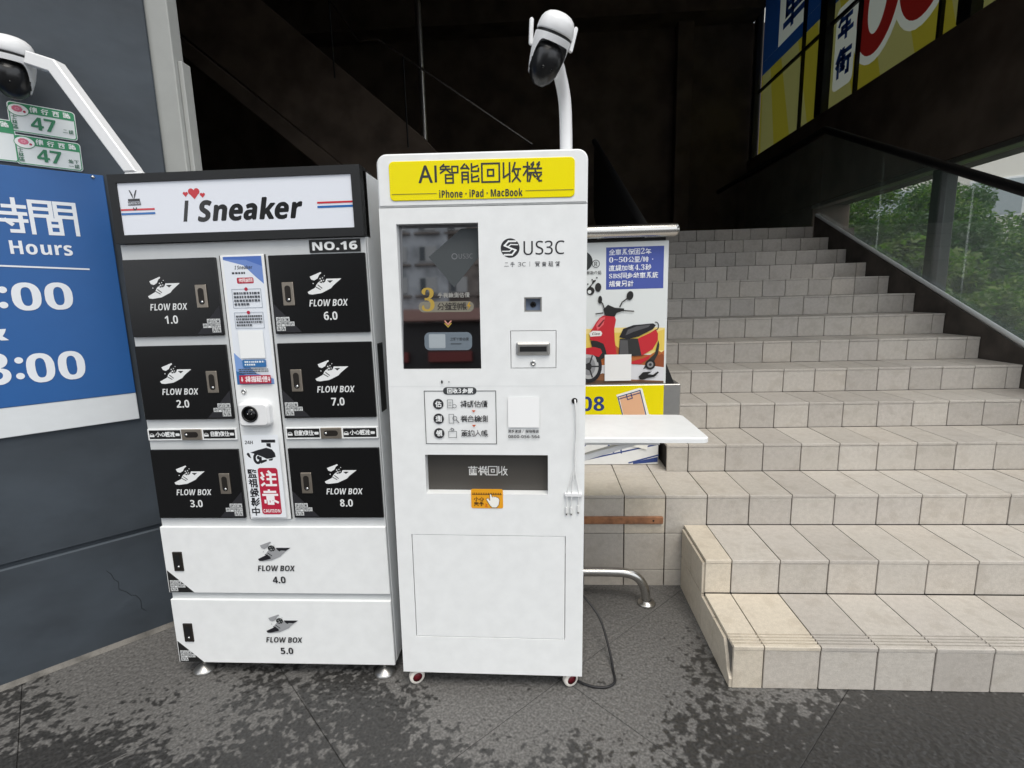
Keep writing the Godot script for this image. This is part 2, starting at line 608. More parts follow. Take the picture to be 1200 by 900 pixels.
func make_materials():
	var speck := noise_tex(0.09, 0.88, 1.07, 3, 5)
	var soft := noise_tex(0.02, 0.975, 1.005, 5, 5)
	var grime := noise_tex(0.010, 0.72, 1.12, 9, 5)
	var fine_bump := bump_tex(0.12, 2.0, 7, 3)
	var wavy := bump_tex(0.02, 3.0, 8, 4)
	mats.print = mk("ffffff", 0.55)
	mats.print.vertex_color_use_as_albedo = true
	mats.print_gloss = mk("ffffff", 0.12)
	mats.print_gloss.vertex_color_use_as_albedo = true
	mats.white = skin(mk("e9ebec", 0.38), soft, null, 0.9, 1.0, false)
	mats.white2 = skin(mk("eceeee", 0.35), soft, null, 1.3, 1.0, false)
	mats.frame_grey = skin(mk("c9cccd", 0.42), soft, null, 1.1, 1.0, false)
	mats.black_gloss = mk("070708", 0.25)
	mats.black = mk("141516", 0.45)
	mats.rubber = mk("1a1a1b", 0.7)
	mats.lock_metal = mk("a39a8e", 0.38, 0.85)
	mats.dark_slot = mk("2a2622", 0.5, 0.4)
	mats.steel = mk("c6c4c0", 0.26, 1.0)
	mats.brushed = skin(mk("b9b8b5", 0.36, 0.95), soft, null, 2.0)
	mats.chrome = mk("d2d2d0", 0.16, 1.0)
	mats.camera_white = mk("e6e7e8", 0.3)
	mats.lens = mk("08090a", 0.08)
	mats.red_hub = mk("6e1420", 0.5)
	mats.tyre_white = mk("e3ded6", 0.6)
	mats.cable_white = mk("e0e1e0", 0.45)
	mats.cable_black = mk("17171a", 0.5)
	mats.sign_blue = skin(mk("1f5c9e", 0.4), soft, null, 1.2)
	mats.paper_white = skin(mk("dde1e3", 0.5), soft, null, 2.0)
	mats.plate_white = mk("d9dfe0", 0.35)
	mats.light_panel = mk("e4e8f0", 0.3)
	mats.yellow = mk("f2e200", 0.16)
	mats.screen = mk("919194", 0.03, 1.0)
	mats.tray_panel = mk("45423e", 0.5)
	mats.paint_wall = skin(mk("3f474f", 0.75), grime, wavy, 0.45, 0.35)
	mats.jamb = skin(mk("a0a29f", 0.6), soft, null, 1.0)
	mats.mortar = skin(mk("74716c", 0.9), grime, fine_bump, 2.0)
	mats.dark_wall = skin(mk("675a4e", 0.8), grime, null, 0.3)
	mats.dark_metal = mk("151516", 0.5, 0.2)
	mats.brown_panel = skin(mk("6a5c50", 0.6), grime, null, 0.5)
	mats.stringer = skin(mk("4d4640", 0.7), grime, wavy, 0.8, 0.3)
	mats.pale_strip = mk("c9ccca", 0.4)
	mats.rail_glass = glass("b8d6c8", 0.05)
	mats.window_glass = glass("dff0e8", 0.10, 0.58)
	mats.wood = skin(mk("a3714f", 0.7), grime, fine_bump, 3.0)
	mats.grout = skin(mk("302d2a", 0.95), speck, null, 3.0)
	mats.tiles = []
	var worn := [tile_tex(61), tile_tex(71)]
	for hex in ["c6c0b7", "cac4bb", "c1bbb2", "c8c1b7", "c4beb6", "bdb7af"]:
		mats.tiles.append(skin(mk(hex, 0.5), worn[mats.tiles.size() % 2], fine_bump, 0.85, 0.16))
	mats.cream_tile = skin(mk("d6ccbb", 0.5), worn[0], fine_bump, 0.85, 0.16)
	mats.granite_base = mk("2c2b2a", 0.9)
	mats.building_pale = skin(mk("c4c2b8", 0.8), soft, null, 0.1)
	mats.building_grey = skin(mk("c6cacb", 0.8), grime, null, 0.1)
	mats.building_brown = skin(mk("8f857c", 0.8), grime, null, 0.1)
	mats.pane = mk("3a4348", 0.08)
	mats.pale_pane = mk("939c9e", 0.15)
	mats.curtain = mk("b9bab6", 0.8)
	mats.pink_awning = mk("a98478", 0.7)
	mats.shop_dark = mk("2b2827", 0.5)
	mats.red_awning = mk("7d3a36", 0.7)
	mats.bark = skin(mk("5a4a3c", 0.9), grime, fine_bump, 1.5)
	mats.leaf = mk("ffffff", 0.55)
	mats.leaf.vertex_color_use_as_albedo = true
	mats.leaf.backlight_enabled = true
	mats.leaf.backlight = Color(0.8, 1.0, 0.4)
	mats.film = mk("e4e6dc", 0.5)
	mats.film.backlight_enabled = true
	mats.film.backlight = Color(0.62, 0.64, 0.60)
	mats.print_film = mk("ffffff", 0.5)
	mats.print_film.vertex_color_use_as_albedo = true
	mats.print_film.backlight_enabled = true
	mats.print_film.backlight = Color(1.0, 1.0, 1.0)
	mats.warning = mk("e8a11c", 0.45)
	mats.dark_window = mk("7d8aa0", 0.15)
	mats.ball_black = mk("121315", 0.28)
	mats.asphalt = skin(mk("4d4d4e", 0.85), grime, null, 0.4)

# ---------------------------------------------------------------- ground
func floor_images() -> Array:
	# wet and dry granite over six metres: colour map and gloss map
	var n := 1536
	var layers := []
	for a in [[0.0055, 3, 11], [0.075, 2, 12], [0.16, 2, 13], [0.35, 2, 14], [0.0022, 3, 15]]:
		var f := FastNoiseLite.new()
		f.noise_type = FastNoiseLite.TYPE_SIMPLEX_SMOOTH
		f.frequency = a[0]
		f.fractal_octaves = a[1]
		f.seed = a[2]
		var im := f.get_image(n, n)
		im.convert(Image.FORMAT_L8)
		layers.append(im.get_data())
	var col := PackedByteArray()
	col.resize(n * n * 3)
	var rgh := PackedByteArray()
	rgh.resize(n * n)
	var l0: PackedByteArray = layers[0]
	var l1: PackedByteArray = layers[1]
	var l2: PackedByteArray = layers[2]
	var l3: PackedByteArray = layers[3]
	var l4: PackedByteArray = layers[4]
	for j in n:
		var z := -1.5 + 6.0 * j / n
		for i in n:
			var x := -3.5 + 6.0 * i / n
			var k := j * n + i
			# rain blown in from the street: wetter toward the open side and on the right
			var wet := 0.49 + 0.85 * (z - 0.20 + 0.10 * sin(x * 2.3)) + 0.26 * clampf((x + 0.75) * 1.2, 0.0, 1.0)
			if z < -0.25: wet -= 0.05
			if x > -0.62 and x < -0.12 and z > -0.6 and z < 0.0: wet += 0.12
			wet += (l0[k] / 255.0 - 0.5) * 0.85 + (l1[k] / 255.0 - 0.5) * 0.75 + (l2[k] / 255.0 - 0.5) * 0.45
			var s := smoothstep(0.475, 0.555, wet)
			var g := 0.70 + 0.60 * (l3[k] / 255.0)
			var big := 0.92 + 0.16 * (l4[k] / 255.0)
			var v := lerpf(0.375, 0.21, s) * g * big
			col[k * 3] = int(clampf(v * 1.0, 0, 1) * 255)
			col[k * 3 + 1] = int(clampf(v * 0.985, 0, 1) * 255)
			col[k * 3 + 2] = int(clampf(v * 0.965, 0, 1) * 255)
			rgh[k] = int(lerpf(0.80, 0.42, s) * 255)
	return [Image.create_from_data(n, n, false, Image.FORMAT_RGB8, col), Image.create_from_data(n, n, false, Image.FORMAT_L8, rgh)]

func build_ground():
	var im := floor_images()
	var stone := StandardMaterial3D.new()
	stone.albedo_color = Color.WHITE
	stone.albedo_texture = ImageTexture.create_from_image(im[0])
	stone.roughness = 1.0
	stone.roughness_texture = ImageTexture.create_from_image(im[1])
	stone.uv1_triplanar = true
	stone.uv1_world_triplanar = true
	stone.uv1_triplanar_sharpness = 16.0
	stone.uv1_scale = Vector3.ONE / 6.0
	stone.uv1_offset = Vector3(3.5 / 6.0, 0, 1.5 / 6.0)
	stone.normal_enabled = true
	stone.normal_texture = bump_tex(0.2, 3.0, 17, 3, 1024)
	stone.normal_scale = 0.35
	stone.cull_mode = BaseMaterial3D.CULL_DISABLED
	mats.stone = stone
	var g := thing("pavement", "dark grey granite pavement of diagonal slabs, patchy with rain", "pavement", Vector3.ZERO, "", "structure")
	part(g, "joint_bed", span(-6.0, -0.12, -1.2, 5.0, -0.006, 5.0), mats.granite_base)
	var a := 1.10 / sqrt(2.0)
	var b := 1.075 / sqrt(2.0)
	var slab := box(Vector3(a - 0.0022, 0.02, b - 0.0022), 0.0012)
	for i in range(-6, 7):
		for j in range(-4, 8):
			var dm := -1.8 + 1.10 * (i + 0.5)
			var sm := -0.77 + 1.075 * (j + 0.5)
			var x := (dm + sm) / 2
			var z := (sm - dm) / 2
			if x < -4.6 or x > 3.6 or z < -1.4 or z > 3.6: continue
			if x > 0.9 and z < -0.9: continue
			var o := part(g, "paving_slab", slab, stone, Vector3(x, -0.01, z), Vector3(0, PI / 4, 0))
			o.rotation.y = PI / 4
	var out := thing("street_ground", "grey asphalt street beyond the entrance", "street", Vector3.ZERO, "", "structure")
	part(out, "roadway", box(Vector3(160, 0.1, 160)), mats.asphalt, Vector3(0, -0.18, 0))

# ---------------------------------------------------------------- dark stairwell shell
func build_shell():
	var w := thing("back_wall", "dark brown wall at the back of the stairwell above the steps", "wall", Vector3(0, 0, -8.3))
	part(w, "wall_face", span(-9.0, 0, -0.3, 3.4, 6.0, 0), mats.dark_wall)
	part(w, "ceiling_beam", span(-9.0, 6.0005, -0.3, 2.9495, 6.5035, 0.5), mats.dark_wall)
	part(w, "pilaster", span(1.62, 2.16, 0.003, 1.9, 6.0, 0.22, 0.01), mats.dark_wall)
	var lw := thing("side_wall", "black wall closing the stairwell behind the lockers", "wall", Vector3(-9.0, 0, -8.3))
	part(lw, "wall_face", span(-0.3, 0, 0, 0, 6.5, 9.5), mats.dark_wall)
	var iw := thing("added_light_block", "added unseen wall blocking stray daylight behind the blue painted wall", "wall", Vector3(-9.0, 0, -0.75))  # unseen wall, added to stop skylight leaking into the stairwell
	part(iw, "wall_face", span(0.0, 0, -0.12, 6.5, 3.69, 0.0), mats.dark_wall)
	var c := thing("ceiling", "black ceiling slab over the stairwell", "ceiling", Vector3(0, 6.5, 0))
	part(c, "slab", span(-9.3, 0.004, -8.6, 3.6, 0.4, -0.9), mats.dark_wall)
	part(c, "added_shade_beam", span(-9.3, -2.8, -0.88, 2.94, 0.4, -0.5, 0.01), mats.dark_wall)  # unseen beam, added and hung low so the upper steps get darker
	var lb := thing("landing", "dark landing at the head of the tiled steps", "landing", Vector3(0, 2.157, -4.5))
	part(lb, "slab", span(-2.2, -0.25, -3.79, 2.94, -0.004, -0.32), mats.dark_wall)
	# second flight crossing the dark at the upper left
	var f := thing("upper_flight", "dark brown flight of stairs descending through the upper stairwell", "staircase", Vector3(0, 0, -3.6))
	var z := 0.0
	part(f, "stringer", prism(PackedVector2Array([Vector2(-5.2, 4.86), Vector2(-2.55, 2.62), Vector2(-1.55, 2.62), Vector2(-1.9, 3.0), Vector2(-3.0, 3.95), Vector2(-4.5, 5.25), Vector2(-5.2, 5.9)]), -1.4, z, 0.01), mats.brown_panel)
	part(f, "soffit_edge", prism(PackedVector2Array([Vector2(-5.2, 4.66), Vector2(-2.55, 2.42), Vector2(-2.50, 2.58), Vector2(-5.2, 4.83)]), -1.35, z + 0.06, 0.01), mats.dark_wall)
	var st := new_st()
	add_tube(st, [Vector3(-3.4, 5.2, 0.1), Vector3(-2.46, 3.86, 0.1), Vector3(-2.28, 3.87, 0.1), Vector3(-0.85, 2.88, 0.1)], 0.012, 8)
	part(f, "handrail", done(st), mats.steel)
	for k in [[-2.72, 3.55, 4.25], [-2.05, 2.9, 3.7]]:
		part(f, "baluster", tube([Vector3(k[0], k[1], 0.1), Vector3(k[0], k[2], 0.1)], 0.008, 8), mats.dark_metal)
	var p := thing("steel_pole", "slim grey steel pole rising in the dark stairwell", "pole", Vector3(-2.2, 0, -5.0))
	part(p, "shaft", lathe([Vector2(0.0, 0), Vector2(0.04, 0), Vector2(0.04, 4.9), Vector2(0.03, 4.95), Vector2(0, 4.95)], 16), mats.brushed)
	part(p, "base_plate", lathe([Vector2(0.0, 0), Vector2(0.1, 0), Vector2(0.1, 0.012), Vector2(0.045, 0.014)], 20), mats.brushed)

# ---------------------------------------------------------------- tiled steps
func tread_tile(w: float, d: float, grooves: bool) -> ArrayMesh:
	# profile in (z, y) pulled along x: rounded nose at the front, optional grooves behind it
	var th := 0.014
	var pr := PackedVector2Array()
	pr.append(Vector2(-d, -th))
	pr.append(Vector2(-d, -0.001))
	pr.append(Vector2(-d + 0.001, 0))
	if grooves:
		for k in 4:
			var z := -0.072 + k * 0.017
			pr.append(Vector2(z - 0.0038, 0))
			pr.append(Vector2(z - 0.003, -0.008))
			pr.append(Vector2(z + 0.003, -0.008))
			pr.append(Vector2(z + 0.0038, 0))
	pr.append(Vector2(-0.003, 0))
	pr.append(Vector2(-0.0008, -0.001))
	pr.append(Vector2(0, -0.004))
	pr.append(Vector2(0, -th))
	var st := new_st()
	st.set_smooth_group(-1)
	var n := pr.size()
	var h := w * 0.5
	for k in n:
		var a := pr[k]
		var b := pr[(k + 1) % n]
		var e := b - a
		quad(st, Vector3(-h, a.y, a.x), Vector3(h, a.y, a.x), Vector3(h, b.y, b.x), Vector3(-h, b.y, b.x), Vector3(0, e.x, -e.y))
	var idx := Geometry2D.triangulate_polygon(pr)
	for s in [-1.0, 1.0]:
		for k in range(0, idx.size(), 3):
			tri(st, Vector3(s * h, pr[idx[k]].y, pr[idx[k]].x), Vector3(s * h, pr[idx[k + 1]].y, pr[idx[k + 1]].x), Vector3(s * h, pr[idx[k + 2]].y, pr[idx[k + 2]].x), Vector3(s, 0, 0))
	return done(st)

func step_top(n: int) -> float:
	return RISE_FIRST + (n - 1) * RISE

func build_staircase():
	var s := thing("staircase", "wide flight of beige tiled steps climbing into the dark stairwell", "staircase", Vector3.ZERO)
	# masonry core, a solid step under every tread (its faces show as the grout)
	var st := new_st()
	for n in range(1, 15):
		var zf := -(n - 1) * TREAD - 0.016
		var back := -14 * TREAD - 0.3 if n == 14 else -n * TREAD - 0.016
		var x0 := STAIR_LEFT + 0.012
		if n <= 2: x0 = -0.106
		var y0 := -0.05 if n < 3 else step_top(n) - 0.7
		add_box(st, Vector3((x0 + STAIR_RIGHT - 0.004) / 2, (y0 + step_top(n) - 0.012) / 2, (zf + back) / 2), Vector3(STAIR_RIGHT - 0.004 - x0, step_top(n) - 0.012 - y0, zf - back))
	var yl := step_top(3)
	add_box(st, Vector3((-2.2 - 0.106) / 2, (yl - 0.012 - 0.1) / 2, -2 * TREAD - 0.016 - 1.4), Vector3(2.094, yl - 0.012 + 0.1, 2.8))
	part(s, "masonry_core", done(st), mats.grout)
	var meshes := {}
	for n in range(1, 15):
		var zf := -(n - 1) * TREAD
		var rise := RISE_FIRST if n == 1 else RISE
		var x := -0.111 if n <= 2 else STAIR_LEFT
		var k := 0 if n != 3 else -9
		if n == 3: x = -2.0
		while x < STAIR_RIGHT - 0.02:
			var xe: float = min(0.2 * k, STAIR_RIGHT)
			if xe <= x + 0.001:
				k += 1
				continue
			var w := xe - x - 0.0048
			var key := "%d_%d" % [int(w * 1000), 1 if n == 1 else 0]
			if not meshes.has(key):
				meshes[key] = [box(Vector3(w, (rise - 0.016), 0.014), 0.0015), tread_tile(w, TREAD - 0.003, n == 1)]
			var m: Material = mats.tiles[rng.randi() % 6]
			if n <= 2 and k == 0: m = mats.cream_tile
			var jig := Vector3(0, 0, rng.randf_range(-0.0008, 0.0008))
			var at := Vector3((x + xe) / 2, step_top(n) - 0.016 - (rise - 0.016) / 2 + 0.0005, zf - 0.009)
			if not (n == 3 and xe < 0.02): part(s, "riser_tile", meshes[key][0], m, at + jig, Vector3(0, 0, rng.randf_range(-0.002, 0.002)))
			if n <= 10:
				var mt: Material = mats.tiles[rng.randi() % 6]
				if n == 1 and k <= 1 or n == 2 and k == 0: mt = mats.cream_tile
				part(s, "tread_tile", meshes[key][1], mt, Vector3((x + xe) / 2, step_top(n) + rng.randf_range(-0.0006, 0.0006), zf))
				if n == 3 and xe < 0.02:
					part(s, "landing_tile", box(Vector3(w, 0.014, 0.34), 0.0015), mt, Vector3((x + xe) / 2, step_top(n) - 0.007, zf - TREAD - 0.172))
			x = xe
			k += 1
	# low tiled wall left of the two lowest steps
	var rows := [[0.2795, 0.461], [0.0855, 0.276], [-0.03, 0.082]]
	for r in rows.size():
		for k in range(-9, 1):
			var x0 := 0.2 * (k - 1)
			var x1: float = min(0.2 * k, 0.0 if r == 0 else -0.112)
			if x1 - x0 < 0.03: continue
			var m: Material = mats.cream_tile if r == 0 and k == -1 else mats.tiles[rng.randi() % 6]
			part(s, "wall_tile", box(Vector3(x1 - x0 - 0.0048, rows[r][1] - rows[r][0], 0.014), 0.0015), m, Vector3((x0 + x1) / 2, (rows[r][0] + rows[r][1]) / 2, -2 * TREAD - 0.009))
	part(s, "mortar_bed", span(-0.1085, 0.002, -0.19, -0.1062, step_top(1) - 0.016, -0.02), mats.mortar)
	# side cheek of the two lowest steps: cut tiles, the front one cracked away
	var e := -0.0135
	var y1 := step_top(1) - 0.018
	var y2 := step_top(2) - 0.018
	var tiles := [
		[-0.676, 0.166, -0.522, y2], [-0.517, 0.166, -0.354, y2], [-0.676, 0.0, -0.522, 0.161], [-0.517, 0.0, -0.354, 0.161], [-0.349, 0.0, -0.203, y1]]
	for q in tiles:
		part(s, "side_tile", prism(PackedVector2Array([Vector2(q[0], q[1]), Vector2(q[2], q[1]), Vector2(q[2], q[3]), Vector2(q[0], q[3])]), 0, 0.012, 0.0015), mats.cream_tile, Vector3(-0.108, 0, 0), Vector3(0, -PI / 2, 0))
	part(s, "side_tile", prism(PackedVector2Array([Vector2(-0.197, 0.0), Vector2(-0.006, 0.0), Vector2(-0.005, 0.035), Vector2(-0.03, 0.06), Vector2(-0.045, 0.10), Vector2(-0.075, y1), Vector2(-0.197, y1)]), 0, 0.012, 0.0015), mats.cream_tile, Vector3(-0.108, 0, 0), Vector3(0, -PI / 2, 0))

# ---------------------------------------------------------------- railings
func rail_line(z: float, up: float) -> float:
	return RISE_FIRST + (-z) / TREAD * RISE + up

func build_railings():
	var r := thing("glass_railing", "glass balustrade with black handrail on the right of the steps", "railing", Vector3(2.33, 0, 0))
	var zs := [0.85, -0.2, -1.25, -2.35, -3.4, -4.46]
	# stringer in (z, y), pulled along x
	var pts := PackedVector2Array([Vector2(0.9, -0.02), Vector2(0.9, 0.06), Vector2(0.0, 0.25), Vector2(-4.47, rail_line(-4.47, 0.10)), Vector2(-4.47, 1.2), Vector2(-1.9, -0.02)])
	var flip := PackedVector2Array()
	for p in pts: flip.append(Vector2(p.x, p.y))
	part(r, "stringer", prism(flip, -0.035, 0.035, 0.003), mats.stringer, Vector3.ZERO, Vector3(0, -PI / 2, 0))
	part(r, "cap_strip", tube([Vector3(-0.02, rail_line(-0.1, 0.112), -0.1), Vector3(-0.02, rail_line(-4.46, 0.112), -4.46)], 0.017, 6), mats.pale_strip)
	for k in zs.size() - 1:
		var z0: float = zs[k] - 0.004
		var z1: float = zs[k + 1] + 0.004
		var g := new_st()
		add_prism(g, PackedVector2Array([Vector2(z0, rail_line(z0, 0.08)), Vector2(z0, rail_line(z0, 0.98)), Vector2(z1, rail_line(z1, 0.98)), Vector2(z1, rail_line(z1, 0.08))]), -0.005, 0.005)
		part(r, "glass_pane", done(g), mats.rail_glass, Vector3(0.012, 0, 0), Vector3(0, -PI / 2, 0))
	part(r, "handrail", tube([Vector3(0.012, rail_line(0.85, 1.01), 0.85), Vector3(0.012, rail_line(-4.46, 1.01), -4.46), Vector3(0.012, rail_line(-4.46, 1.01), -7.9)], 0.036, 12), mats.dark_metal)
	part(r, "landing_pane", span(0.006, 2.16, -7.8, 0.016, 3.1, -4.5), mats.rail_glass)
	var l := thing("dark_railing", "black handrail with dark panel on the left of the steps", "railing", Vector3(-0.17, 0, 0))
	part(l, "handrail", tube([Vector3(0, rail_line(-1.42, 1.0), -1.42), Vector3(0, rail_line(-4.4, 1.0), -4.4)], 0.03, 12), mats.dark_metal)
	part(l, "panel", prism(PackedVector2Array([Vector2(-1.5, rail_line(-1.5, 0.2)), Vector2(-1.5, rail_line(-1.5, 0.95)), Vector2(-4.4, rail_line(-4.4, 0.95)), Vector2(-4.4, rail_line(-4.4, 0.2))]), -0.006, 0.006), mats.dark_metal, Vector3.ZERO, Vector3(0, -PI / 2, 0))
	for z in [-1.6, -2.8, -4.2]:
		part(l, "post", tube([Vector3(0.02, rail_line(z, 0.0) - 0.35, z), Vector3(0.02, rail_line(z, 0.98), z)], 0.014, 10), mats.brushed)

# ---------------------------------------------------------------- wall with opening and film-covered windows on the right
func build_window_band():
	var w := thing("right_wall", "dark beam and posts of the opening beside the glass railing", "wall", Vector3(ROOM_X, 0, 0))
	part(w, "spandrel", span(0, 2.58, -8.3, 0.5, 3.74, 1.2, 0.01), mats.dark_wall)
	part(w, "post", span(0.02, -0.05, -3.68, 0.18, 2.576, -3.56, 0.01), mats.dark_metal)
	part(w, "post", span(0.02, -0.05, -0.3, 0.3, 2.576, 0.1, 0.01), mats.dark_wall)
	part(w, "end_wall", span(0, -0.05, -8.3, 0.5, 2.576, -5.85, 0.01), mats.dark_wall)
	part(w, "sill_wall", span(0.02, -0.05, -5.84, 0.16, 0.55, 0.9, 0.01), mats.stringer)
	part(w, "head_trim", span(-0.02, 2.53, -5.84, 0.12, 2.576, 1.2, 0.004), mats.brushed)
	part(w, "upper_wall", span(0, 6.592, -8.3, 0.08, 6.9, 1.2), mats.dark_wall)
	for z in [[-5.82, -3.69], [-3.55, -0.32]]:
		part(w, "window_pane", span(0.07, 0.552, z[0], 0.076, 2.53, z[1]), mats.window_glass)
	# yellow film behind the glazing bars
	var f := thing("film_window", "mezzanine windows covered with a yellow printed film with red figures", "window", Vector3(ROOM_X + 0.06, 3.742, -8.2))
	var sheet := new_st()
	quad(sheet, Vector3(0.05, 0, 0.12), Vector3(0.05, 0, 5.6), Vector3(0.05, 2.85, 5.6), Vector3(0.05, 2.85, 0.12), Vector3.LEFT)
	part(f, "film", done(sheet), mats.film)
	for k in [[0.0, 0.1], [2.2, 0.17], [4.64, 0.16]]:
		part(f, "mullion", span(-0.06, 0, k[0], 0.045, 2.85, k[0] + k[1], 0.004), mats.dark_metal)
	for k in [1.6, 2.97, 4.31]:
		part(f, "glazing_bar", span(0.0, 0, k, 0.045, 2.85, k + 0.035, 0.003), mats.dark_metal)
	for k in [[0.101, 1.599], [1.636, 2.199], [2.371, 2.969], [3.006, 4.309], [4.346, 4.639]]:
		part(f, "transom", span(0.002, 1.06, k[0], 0.043, 1.1, k[1], 0.003), mats.dark_metal)
	part(f, "jamb_strip", span(-0.05, 0, -0.08, 0.02, 2.85, -0.003, 0.004), mats.brushed)
	# the print faces the stairs: its x runs from the back wall toward the street
	print_begin(0.0)
	var keep := [PackedVector2Array([Vector2(0.12, 1.32), Vector2(2.6, 1.32), Vector2(2.6, 2.85), Vector2(0.12, 2.85)]), rrect(2.42, 0.22, 2.86, 1.2, 0.08)]
	for q in [[3.27, 0.92], [4.02, 0.94]]:
		var el := PackedVector2Array()
		for k in 32: el.append(Vector2(q[0], q[1]) + Vector2(cos(TAU * k / 32.0) * 0.47, sin(TAU * k / 32.0) * 0.66).rotated(-0.12))
		keep.append(el)
	for k in 13:
		var xa := -1.3 + k * 0.54
		ink("e8da58" if k % 2 == 0 else "e9e3a0")
		var todo := [PackedVector2Array([Vector2(max(xa, 0.12), 2.85), Vector2(max(xa + 0.54, 0.12), 2.85), Vector2(clampf(xa + 1.5, 0.12, 5.6), 0.0), Vector2(clampf(xa + 0.96, 0.12, 5.6), 0.0)])]
		for kp in keep:
			var rest := []
			for p in todo:
				for q in Geometry2D.clip_polygons(p, kp):
					if not Geometry2D.is_polygon_clockwise(q): rest.append(q)
			todo = rest
		for p in todo:
			if p.size() > 2: ppoly(p)
	ink("2f5fae")
	layer()
	prect(0.12, 1.32, 2.6, 1.52)
	prect(0.12, 1.521, 0.7, 2.85)
	prect(1.62, 1.521, 2.6, 2.85)
	ink("2b4a8d")
	layer()
	phan("車", 0.84, 2.3, 0.66, 0.66, 0.14)
	for c in [[3.27, 0.92], [4.02, 0.94]]:
		ink("c23a35")
		layer()
		pring(c[0], c[1], 0.39, 0.57, 0.22, 0.0, TAU, -0.12, 40)
	ink("2b4a8d")
	layer()
	phan("年街", 2.47, 1.12, 0.34, 0.43, 0.17, true)
	var pr := print_end(f, "film_print")
	pr.material_override = mats.print_film
	pr.position = Vector3(0.0485, 0, 0)
	pr.rotation = Vector3(0, -PI / 2, 0)

# ---------------------------------------------------------------- outdoors: trees and houses
func leaf_cloud(clumps: Array, count: int, size: float, tint: Array, sd: int) -> ArrayMesh:
	var r := RandomNumberGenerator.new()
	r.seed = sd
	var st := new_st()
	st.set_smooth_group(-1)
	for k in count:
		var c: Array = clumps[r.randi() % clumps.size()]
		var d := Vector3(r.randfn(), r.randfn(), r.randfn()).normalized()
		var p: Vector3 = c[0] + d * c[1] * pow(r.randf(), 0.35) * Vector3(1, 0.8, 1)
		var a := Vector3(r.randfn(), r.randfn() * 0.6, r.randfn()).normalized()
		var b := a.cross(Vector3(r.randfn(), r.randfn() + 0.6, r.randfn())).normalized()
		var l := size * r.randf_range(0.6, 1.3)
		var col: Color = tint[r.randi() % tint.size()]
		col = col * r.randf_range(0.75, 1.25)
		var q := [p - a * l, p + b * l * 0.42, p + a * l, p - b * l * 0.42]
		for j in [0, 1, 2, 0, 2, 3]:
			st.set_color(col)
			st.add_vertex(q[j])
	return done(st)

func tree(at: Vector3, h: float, spread: float, label: String, sd: int, tint: Array):
	var r := RandomNumberGenerator.new()
	r.seed = sd
	var t := thing("leafy_tree", label, "tree", at, "trees outside the opening")
	var fork := Vector3(r.randf_range(-0.2, 0.2), h * 0.38, r.randf_range(-0.2, 0.2))
	var trunk := new_st()
	add_tube(trunk, [Vector3.ZERO, fork * 0.5 + Vector3(0.05, 0, 0), fork], [0.14, 0.11, 0.09], 8)
	var clumps := []
	for k in 13:
		var ang := TAU * k / 13.0 + r.randf() * 0.6
		var tip := Vector3(cos(ang) * spread * r.randf_range(0.35, 0.95), h * r.randf_range(0.30, 0.93), sin(ang) * spread * r.randf_range(0.35, 0.95))
		add_tube(trunk, [fork, fork.lerp(tip, 0.5) + Vector3(0, 0.15, 0), tip], [0.06, 0.035, 0.012], 6)
		clumps.append([tip, spread * r.randf_range(0.28, 0.46)])
		for j in 2:
			clumps.append([tip + Vector3(r.randfn(), r.randfn() * 0.7, r.randfn()) * spread * 0.3, spread * r.randf_range(0.16, 0.28)])
	part(t, "trunk", done(trunk), mats.bark)
	part(t, "crown", leaf_cloud(clumps, 26000, 0.048, tint, sd + 7), mats.leaf)

